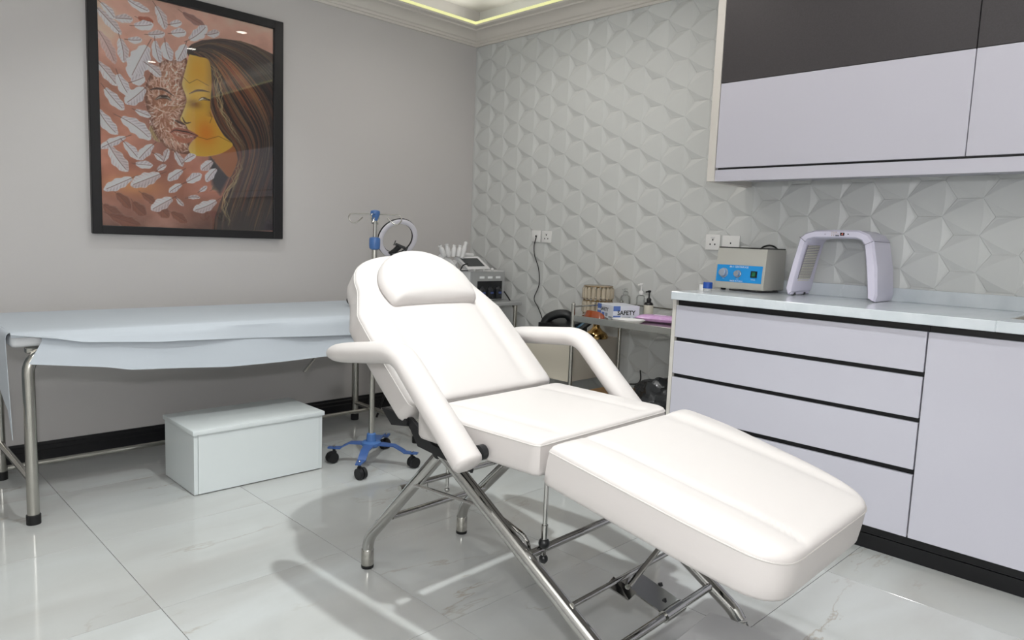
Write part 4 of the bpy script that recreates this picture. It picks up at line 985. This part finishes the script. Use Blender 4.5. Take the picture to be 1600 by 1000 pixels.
# carton, corner towards the camera
c0 = Vector((-0.335, -1.497, TT)); dl = Vector((0.085, 0.185, 0)).normalized(); dr = Vector((0.987, -0.16, 0)).normalized(); dr = Vector((dl.y, -dl.x, 0))
LL, LR, HC = 0.175, 0.150, 0.072
mb = thing('printed_carton', 'white and blue carton lettered SAFETY standing on the steel trolley', 'carton', tuple(c0+dl*LL/2+dr*LR/2))
def cbx(a0, a1, b0, b1, z0, z1):
    V = []
    for z in (z0, z1):
        for a, b in ((a0, b0), (a1, b0), (a1, b1), (a0, b1)): V.append(tuple(c0+dl*a+dr*b+Vector((0, 0, z))))
    return V, [(3, 2, 1, 0), (4, 5, 6, 7), (0, 1, 5, 4), (1, 2, 6, 5), (2, 3, 7, 6), (3, 0, 4, 7)]
part('box', cbx(0, LL, 0, LR, 0, HC), CARTON, mb)
part('print', merge(cbx(-0.0006, 0.0, 0.0005, 0.040, 0.046, HC-0.001), cbx(-0.0006, 0, 0.0005, 0.042, 0.002, 0.022), cbx(LL-0.045, LL-0.001, -0.0006, 0, 0.046, HC-0.001), cbx(LL-0.04, LL-0.001, -0.0006, 0, 0.015, 0.036), cbx(0.095, 0.125, -0.0006, 0, 0.004, 0.03)), CBLUE, mb)
zv = Vector((0, 0, 1))
part('lettering', merge(text_geo('SAFETY', 0.031, c0+dr*0.075-dl*0.0010+zv*0.036, dr, zv, 0.0008), text_geo('SAFETY', 0.026, c0+dl*0.095-dr*0.0010+zv*0.047, -dl, zv, 0.0006)), BLACKINK, mb)
part('small_print', merge(cbx(-0.0006, 0, 0.05, 0.10, 0.012, 0.017), cbx(-0.0006, 0, 0.05, 0.085, 0.005, 0.008), cbx(-0.0006, 0, 0.115, 0.14, 0.006, 0.013), cbx(0.015, 0.05, -0.0006, 0, 0.008, 0.016), cbx(0.06, 0.085, -0.0006, 0, 0.012, 0.03)), GREYINK, mb)
# goggles
gc = Vector((-0.418, -1.425, TT))
gg = thing('goggles', 'amber wraparound goggles lying on the front edge of the trolley', 'goggles', tuple(gc))
def visor(u, v):
    w = (u-0.5)*2; y = gc.y-w*0.070; x = gc.x+0.012-0.030*(1-w*w)+0.0; h = 0.042*math.sqrt(max(0, 1-(abs(w))**3))
    return (x+v*0.018, y, gc.z+0.003+v*h)
part('lens', thick(grid(visor, 16, 6), 0.0025), AMBER, gg)
part('arm', merge(tube([(gc.x+0.012, gc.y+0.07, gc.z+0.012), (gc.x+0.06, gc.y+0.045, gc.z+0.008), (gc.x+0.05, gc.y-0.02, gc.z+0.006)], 0.004, 8), tube([(gc.x+0.012, gc.y-0.07, gc.z+0.010), (gc.x+0.055, gc.y-0.06, gc.z+0.006), (gc.x+0.03, gc.y-0.0, gc.z+0.006)], 0.004, 8)), mat('dark_amber', '5b2c1c', 0.3), gg)
single('plastic_cup', lathe([(0.012, 0.0), (0.018, 0.002), (0.022, 0.022), (0.020, 0.022), (0.0165, 0.004), (0.0, 0.003)], (-0.405, -1.525, TT), 18, False), CLEAR, 'small clear plastic cup beside the amber goggles', 'cup')
dsh = thing('white_dish', 'flat white oval dish in front of the carton on the trolley', 'dish', (-0.33, -1.585, TT))
def ov(g): return xf(g, Matrix.Translation((-0.345, -1.60, TT)) @ Matrix.Rotation(0.45, 4, 'Z') @ Matrix.Diagonal((0.95, 1.45, 1, 1)))
part('bowl', ov(lathe([(0.0, 0.0), (0.042, 0.0), (0.055, 0.012), (0.057, 0.016), (0.053, 0.014), (0.04, 0.004), (0.0, 0.004)], n=32, cap=False)), SOCKET, dsh)
part('rim', ov(lathe([(0.055, 0.0125), (0.0578, 0.0155), (0.055, 0.018), (0.053, 0.015), (0.055, 0.0125)], n=32, cap=False)), PLASTW, dsh)
def bottle(name, label, x, y, r, hb, body_m, cap_m, hs, lab=None):
    t = thing(name, label, 'bottle', (x, y, TT))
    part('body', lathe([(0.0, 0.0), (r*0.95, 0.0), (r, 0.004), (r, hb*0.86), (r*0.82, hb*0.95), (r*0.42, hb)], (x, y, TT), 20), body_m, t)
    if lab: part('label', lathe([(r+0.0006, hb*0.10), (r+0.0006, hb*0.82)], (x, y, TT), 20, False), lab, t)
    p_ = part('pump', merge(lathe([(r*0.5, hb), (r*0.55, hb+0.012), (r*0.40, hb+0.018), (0.004, hb+0.022), (0.004, hs-0.012), (0.008, hs-0.010), (0.009, hs-0.002), (0.004, hs)], (x, y, TT), 16), tube([(x, y, TT+hs-0.006), (x-0.020, y+0.008, TT+hs-0.009)], 0.0035, 8)), cap_m, t)
    return t
bottle('pump_bottle', 'clear pump bottle with white pump behind the carton', -0.12, -1.508, 0.0235, 0.125, CLEAR, SOCKET, 0.185)
bottle('pump_bottle', 'small black pump bottle with cream label on the trolley', -0.12, -1.560, 0.024, 0.092, mat('black_gloss', '1b1b1d', 0.2), BLACKPL, 0.152, CREAML)
bottle('spray_bottle', 'empty clear bottle half hidden behind the carton', -0.10, -1.395, 0.028, 0.115, CLEAR, CLEAR, 0.15)
pk = Vector((-0.115, -1.68, TT+0.0205))
def puff(u, v):
    a = (u-0.5)*2; b = (v-0.5)*2
    return a, b
def pillow_pack(c, ax, ay, sx, sy, sz, nz=0):
    V = []; F = []; n = 16
    for side in (1, -1):
        for i in range(n+1):
            for j in range(n+1):
                a, b = i/n*2-1, j/n*2-1; h = sz*math.sqrt(max(0, (1-a**4)*(1-b**2)))+0.0015*math.sin(i*2.1+j*1.3)*(1-a*a)*(1-b*b)
                V.append(tuple(c+ax*(a*sx)+ay*(b*sy*(1-0.06*math.cos(a*9)*0.3))+Vector((0, 0, side*(h+0.0006)))))
    m = (n+1)**2
    for s_ in (0, 1):
        for i in range(n):
            for j in range(n):
                q = (i*(n+1)+j, (i+1)*(n+1)+j, (i+1)*(n+1)+j+1, i*(n+1)+j+1); F.append(tuple(m*s_+k for k in (q if s_ == 0 else q[::-1])))
    return V, F
pd_ = Vector((0.30, -1, 0)).normalized()
pk_t = thing('tissue_pack', 'pink glossy wrapped pack of wipes beside the base cabinet', 'pack', (-0.2, -1.68, TT))
pkc = Vector((-0.195, -1.685, TT+0.0195))
part('wrapper', pillow_pack(pkc, pd_, Vector((-pd_.y, pd_.x, 0)), 0.120, 0.050, 0.018), PINK, pk_t)
part('lid_label', obox(pkc+Vector((0, 0, 0.0192)), pd_, Vector((-pd_.y, pd_.x, 0)), Vector((0, 0, 1)), 0.06, 0.03, 0.002), mat('pale_pink', 'ecdcf0', 0.3), pk_t)

# ================================================================== FLOOR CLUTTER UNDER THE TROLLEY
ct_ = thing('carton_box', 'brown cardboard box on the trolley lower shelf', 'box', (-0.25, -1.42, 0.1835))
part('body', box(-0.36, -0.10, -1.53, -1.345, 0.1835, 0.305, 0.002), CARD, ct_)
part('flap', merge(rot(box(-0.36, -0.10, -1.53, -1.44, 0.3055, 0.308), 0.06, 'X', (0, -1.53, 0.3055))), CARD, ct_)
def bagshape(c, sx, sy, sz, seed):
    g = ball((0, 0, 0), 1, 28); r = random.Random(seed); ph = [r.random()*6 for _ in range(9)]
    V = []
    for x, y, z in g[0]:
        k = 1+0.10*math.sin(5*x+ph[0]+3*z)+0.08*math.sin(9*y+ph[1]+4*x)+0.05*math.sin(15*z+ph[2]+7*y)+0.03*math.sin(23*x+11*y+ph[3])
        V.append((c[0]+x*k*sx, c[1]+y*k*sy, max(c[2]+0.0005, c[2]+sz*0.75+z*k*sz)))
    return V, g[1]
single('plastic_bag', bagshape((-0.20, -1.725, 0.1835), 0.13, 0.145, 0.135, 3), BAGPL, 'shiny black plastic bundle on the trolley lower shelf', 'bag')
single('plastic_bag', bagshape((-0.24, -1.16, 0.0), 0.12, 0.14, 0.10, 5), mat('dark_bag', '2a2522', 0.5, bump=(30, 0.6)), 'dark bag on the floor beneath the beige cabinet', 'bag')
single('loose_cable', tube(spline([(-0.03, -1.47, 0.40), (-0.03, -1.475, 0.35), (-0.04, -1.46, 0.325), (-0.06, -1.42, 0.318), (-0.12, -1.38, 0.316), (-0.2, -1.40, 0.318), (-0.24, -1.46, 0.318)], 6), 0.004, 8), BLACKPL, 'coiled black cable on top of the cardboard box', 'cable')

# ================================================================== ON THE WORKTOP
WT = WZ1+0.0005
cz0, cz1 = 0.897, 1.079
cf = thing('centrifuge', 'grey bench centrifuge with blue control panel on the worktop', 'centrifuge', (-0.16, -2.12, WT))
cy0, cy1 = -1.992, -2.231
fx_ = -0.215
body = [(fx_-0.012, cz0), (fx_-0.016, 0.915), (fx_, cz1), (-0.03, cz1), (-0.03, cz0)]
part('body', prism(body, (0, cy1, 0), (1, 0, 0), (0, 0, 1), (0, 1, 0), cy0-cy1), GREYENAM, cf)
part('lid', box(fx_+0.001, -0.032, cy1+0.002, cy0-0.002, cz1+0.0005, cz1+0.0065, 0.001), mat('dark_lid_edge', '3a3a38', 0.4), cf)
part('foot', merge(*[lathe([(0.011, 0), (0.012, 0.0095), (0.010, 0.0095)], (x, y, WT), 14) for x in (-0.20, -0.05) for y in (cy0-0.03, cy1+0.03)]), RUBBER, cf)
# slanted panel frame
pa = Vector((fx_-0.016, 0, 0.915)); pb = Vector((fx_, 0, cz1)); pdn = (pb-pa).normalized(); pnn = Vector((-pdn.z, 0, pdn.x))
def pp(y, k, h): return pa+pdn*k+Vector((0, y, 0))+pnn*h
def pq(y0, y1, k0, k1, h0, h1): return quadplate(pp(y0, k0, h0), pp(y1, k0, h0), pp(y1, k1, h0), pp(y0, k1, h0), h1-h0)
pan = part('control_panel', pq(cy0-0.006, cy1+0.012, 0.012, 0.089, 0.0005, 0.002), CFBLUE, cf)
ay_ = Vector((0, -1, 0))
part('panel_lettering', merge(text_geo('80-1 CENTRIFUGE', 0.0115, pp(-2.107, 0.081, 0.0026), ay_, pdn), text_geo('MADE IN CHINA', 0.0085, pp(-2.10, 0.017, 0.0026), ay_, pdn), text_geo('TIME', 0.005, pp(-2.035, 0.026, 0.0026), ay_, pdn), text_geo('SPEED', 0.005, pp(-2.105, 0.026, 0.0026), ay_, pdn), text_geo('POWER', 0.006, pp(-2.180, 0.027, 0.0026), ay_, pdn)), WHITEINK, cf)
def knob(y, k, r):
    c = pp(y, k, 0.002); return merge(tube([tuple(c), tuple(c+pnn*0.004)], r*1.25, 24), tube([tuple(c+pnn*0.0041), tuple(c+pnn*0.020), tuple(c+pnn*0.022)], [r, r*0.94, r*0.8], 24))
part('timer_knob', knob(-2.035, 0.052, 0.0175), mat('pale_knob', 'a9b4c4', 0.3, 0.4), cf)
part('speed_knob', knob(-2.105, 0.050, 0.0135), mat('silver_knob', 'b4bcc6', 0.22, 0.7), cf)
sw = part('switch_frame', pq(-2.167, -2.197, 0.037, 0.066, 0.0021, 0.005), BLACKPL, cf)
part('switch_rocker', pq(-2.174, -2.191, 0.042, 0.061, 0.0051, 0.008), GREEN, sw)
part('mains_lead', tube(spline([(-0.024, -2.09, 1.0), (-0.022, -2.10, 1.075), (-0.022, -2.13, 1.097), (-0.022, -2.165, 1.095), (-0.022, -2.19, 1.07), (-0.022, -2.20, 1.0)], 6), 0.004, 8), BLACKPL, cf)
part('loose_lead', tube(spline([(-0.21, -2.06, WT+0.004), (-0.235, -2.10, WT+0.004), (-0.215, -2.15, WT+0.004), (-0.235, -2.20, WT+0.004), (-0.20, -2.235, WT+0.004), (-0.12, -2.245, WT+0.004)], 6), 0.0035, 8), BLACKPL, cf)
tp = thing('cap_jar', 'small clear jar with a blue cap beside the centrifuge', 'jar', (-0.49, -2.095, WT))
part('jar', lathe([(0.0, 0.0), (0.0175, 0.0), (0.018, 0.003), (0.018, 0.016), (0.016, 0.017)], (-0.475, -2.100, WT), 20), CLEAR, tp)
part('cap', lathe([(0.0195, 0.0165), (0.0195, 0.041), (0.018, 0.043), (0.0, 0.043)], (-0.475, -2.100, WT), 24), mat('deep_blue_cap', '1f4a9c', 0.25), tp)
single('tape_roll', lathe([(0.012, 0.0), (0.027, 0.0), (0.027, 0.026), (0.012, 0.026), (0.012, 0.0)], (-0.40, -2.045, WT), 24, False), SOCKET, 'roll of white tape at the end of the worktop', 'tape')

# light therapy arch
lt = thing('light_therapy_arch', 'pale lavender light therapy arch standing on the worktop', 'therapy lamp', (-0.12, -2.51, WT))
ax0, ax1 = -0.223, -0.030
outer = [(-2.338, 0.889), (-2.325, 0.915), (-2.345, 1.02), (-2.372, 1.138), (-2.395, 1.156), (-2.436, 1.168), (-2.515, 1.171), (-2.610, 1.170), (-2.648, 1.155), (-2.668, 1.128), (-2.690, 1.02), (-2.700, 0.915), (-2.693, 0.889)]
inner = [(-2.356, 0.906), (-2.362, 0.93), (-2.378, 1.03), (-2.398, 1.118), (-2.408, 1.130), (-2.43, 1.136), (-2.515, 1.138), (-2.600, 1.138), (-2.622, 1.130), (-2.634, 1.112), (-2.648, 1.03), (-2.660, 0.935), (-2.664, 0.905)]
def arch_seg(i0, i1, inset=0.0, xa=ax0, xb=ax1):
    V = []; F = []; n = i1-i0+1
    for i in range(i0, i1+1):
        o_, n_ = outer[i], inner[i]
        for x, (y, z) in ((xa+0.010, o_), (xa, (o_[0]*0.8+n_[0]*0.2, o_[1]*0.8+n_[1]*0.2)), (xa, (o_[0]*0.15+n_[0]*0.85, o_[1]*0.15+n_[1]*0.85)), (xa+0.008, n_), (xb, n_), (xb, o_)): V.append((x, y, z))
    for k in range(n-1):
        for q in range(6): F.append((k*6+q, k*6+(q+1) % 6, (k+1)*6+(q+1) % 6, (k+1)*6+q))
    F.append(tuple(range(5, -1, -1))); F.append(tuple((n-1)*6+q for q in range(6)))
    return V, F
sideA = part('side_wing', arch_seg(0, 3), LAV, lt); top = part('top_panel', arch_seg(3, 9), LAV, lt); sideB = part('side_wing', arch_seg(9, 12), LAV, lt)
part('seam', merge(*[tube([(ax0-0.0004, outer[i][0], outer[i][1]+0.0004), (ax0-0.0004, inner[i][0], inner[i][1])], 0.0011, 6) for i in (3, 9)], tube([(ax0+0.01, outer[9][0]-0.0004, outer[9][1]), (ax1, outer[9][0]-0.0004, outer[9][1])], 0.0012, 6)), mat('seam_grey', '77757f', 0.6), lt)
# LED grid inside the left wing
ledm = []; pA = Vector((0, inner[1][0], inner[1][1]+0.02)); pB = Vector((0, inner[3][0], inner[3][1]-0.012)); dd_ = pB-pA; nrm = Vector((0, -dd_.z, dd_.y)).normalized(); nrm = nrm if nrm.y < 0 else -nrm
lp_ = part('led_panel', quadplate(pA+Vector((ax0+0.025, 0, 0))+nrm*0.0015, pA+Vector((ax1-0.04, 0, 0))+nrm*0.0015, pB+Vector((ax1-0.04, 0, 0))+nrm*0.0015, pB+Vector((ax0+0.025, 0, 0))+nrm*0.0015, 0.001), mat('led_backing', '8f8d94', 0.5), lt)
for i in range(22):
    for j in range(12):
        c = pA+dd_*((i+0.5)/22)+Vector((ax0+0.03+(ax1-ax0-0.075)*(j+0.5)/12, 0, 0))+nrm*0.003
        ledm.append(obox(c, Vector((1, 0, 0)), dd_.normalized(), nrm, 0.0065, 0.0038, 0.003))
part('led_array', merge(*ledm), mat('led_lens', 'd8d4c8', 0.3), lp_, kind='stuff')
part('foot', merge(box(-0.19, -0.17, -2.352, -2.340, WT, WT+0.012), box(-0.09, -0.07, -2.352, -2.340, WT, WT+0.012), box(-0.19, -0.17, -2.690, -2.675, WT, WT+0.003), box(-0.09, -0.07, -2.690, -2.675, WT, WT+0.003)), BLACKPL, lt)
part('foot_wing', merge(box(ax0+0.01, ax1-0.002, -2.352, -2.336, 0.890, 0.908, 0.003)), LAV, lt)
fxp = ax0-0.0012
part('display', box(fxp-0.0005, fxp+0.002, -2.555, -2.538, 1.1475, 1.1595), BLACKPL, lt)
part('display_digits', text_geo('-3', 0.010, (fxp-0.0012, -2.5465, 1.1535), (0, -1, 0), (0, 0, 1)), mat('display_glow', 'ff9a8a', 0.4, emit=('ff8a80', 0.9)), lt)
part('button', tube([(fxp-0.001, -2.570, 1.154), (fxp+0.002, -2.570, 1.154)], 0.0024, 10), BLACKPL, lt)
marks = [box(fxp-0.0002, fxp+0.001, -2.503-0.009*k-0.004, -2.503-0.009*k, 1.1575, 1.1615) for k in range(3)]
part('touch_icons', merge(text_geo('COLOR', 0.0075, (fxp-0.0006, -2.514, 1.1605), (0, -1, 0), (0, 0, 1)), *[box(fxp-0.0004, fxp+0.001, -2.504-0.008*k-0.003, -2.504-0.008*k, 1.1525, 1.155) for k in range(4)], *[box(fxp-0.0004, fxp+0.001, -2.504-0.008*k-0.003, -2.504-0.008*k, 1.1465, 1.149) for k in range(2)]), mat('gold_ink', 'a3875c', 0.5), lt)
part('icon_bar', box(fxp-0.0004, fxp+0.001, -2.535, -2.520, 1.1455, 1.1495), mat('dark_ink', '3c3f46', 0.5), lt)
part('logo', tube([(fxp-0.0006, -2.478, 1.152), (fxp+0.001, -2.478, 1.152)], 0.0035, 6), mat('grey_emblem', 'b8b4c4', 0.4), lt)
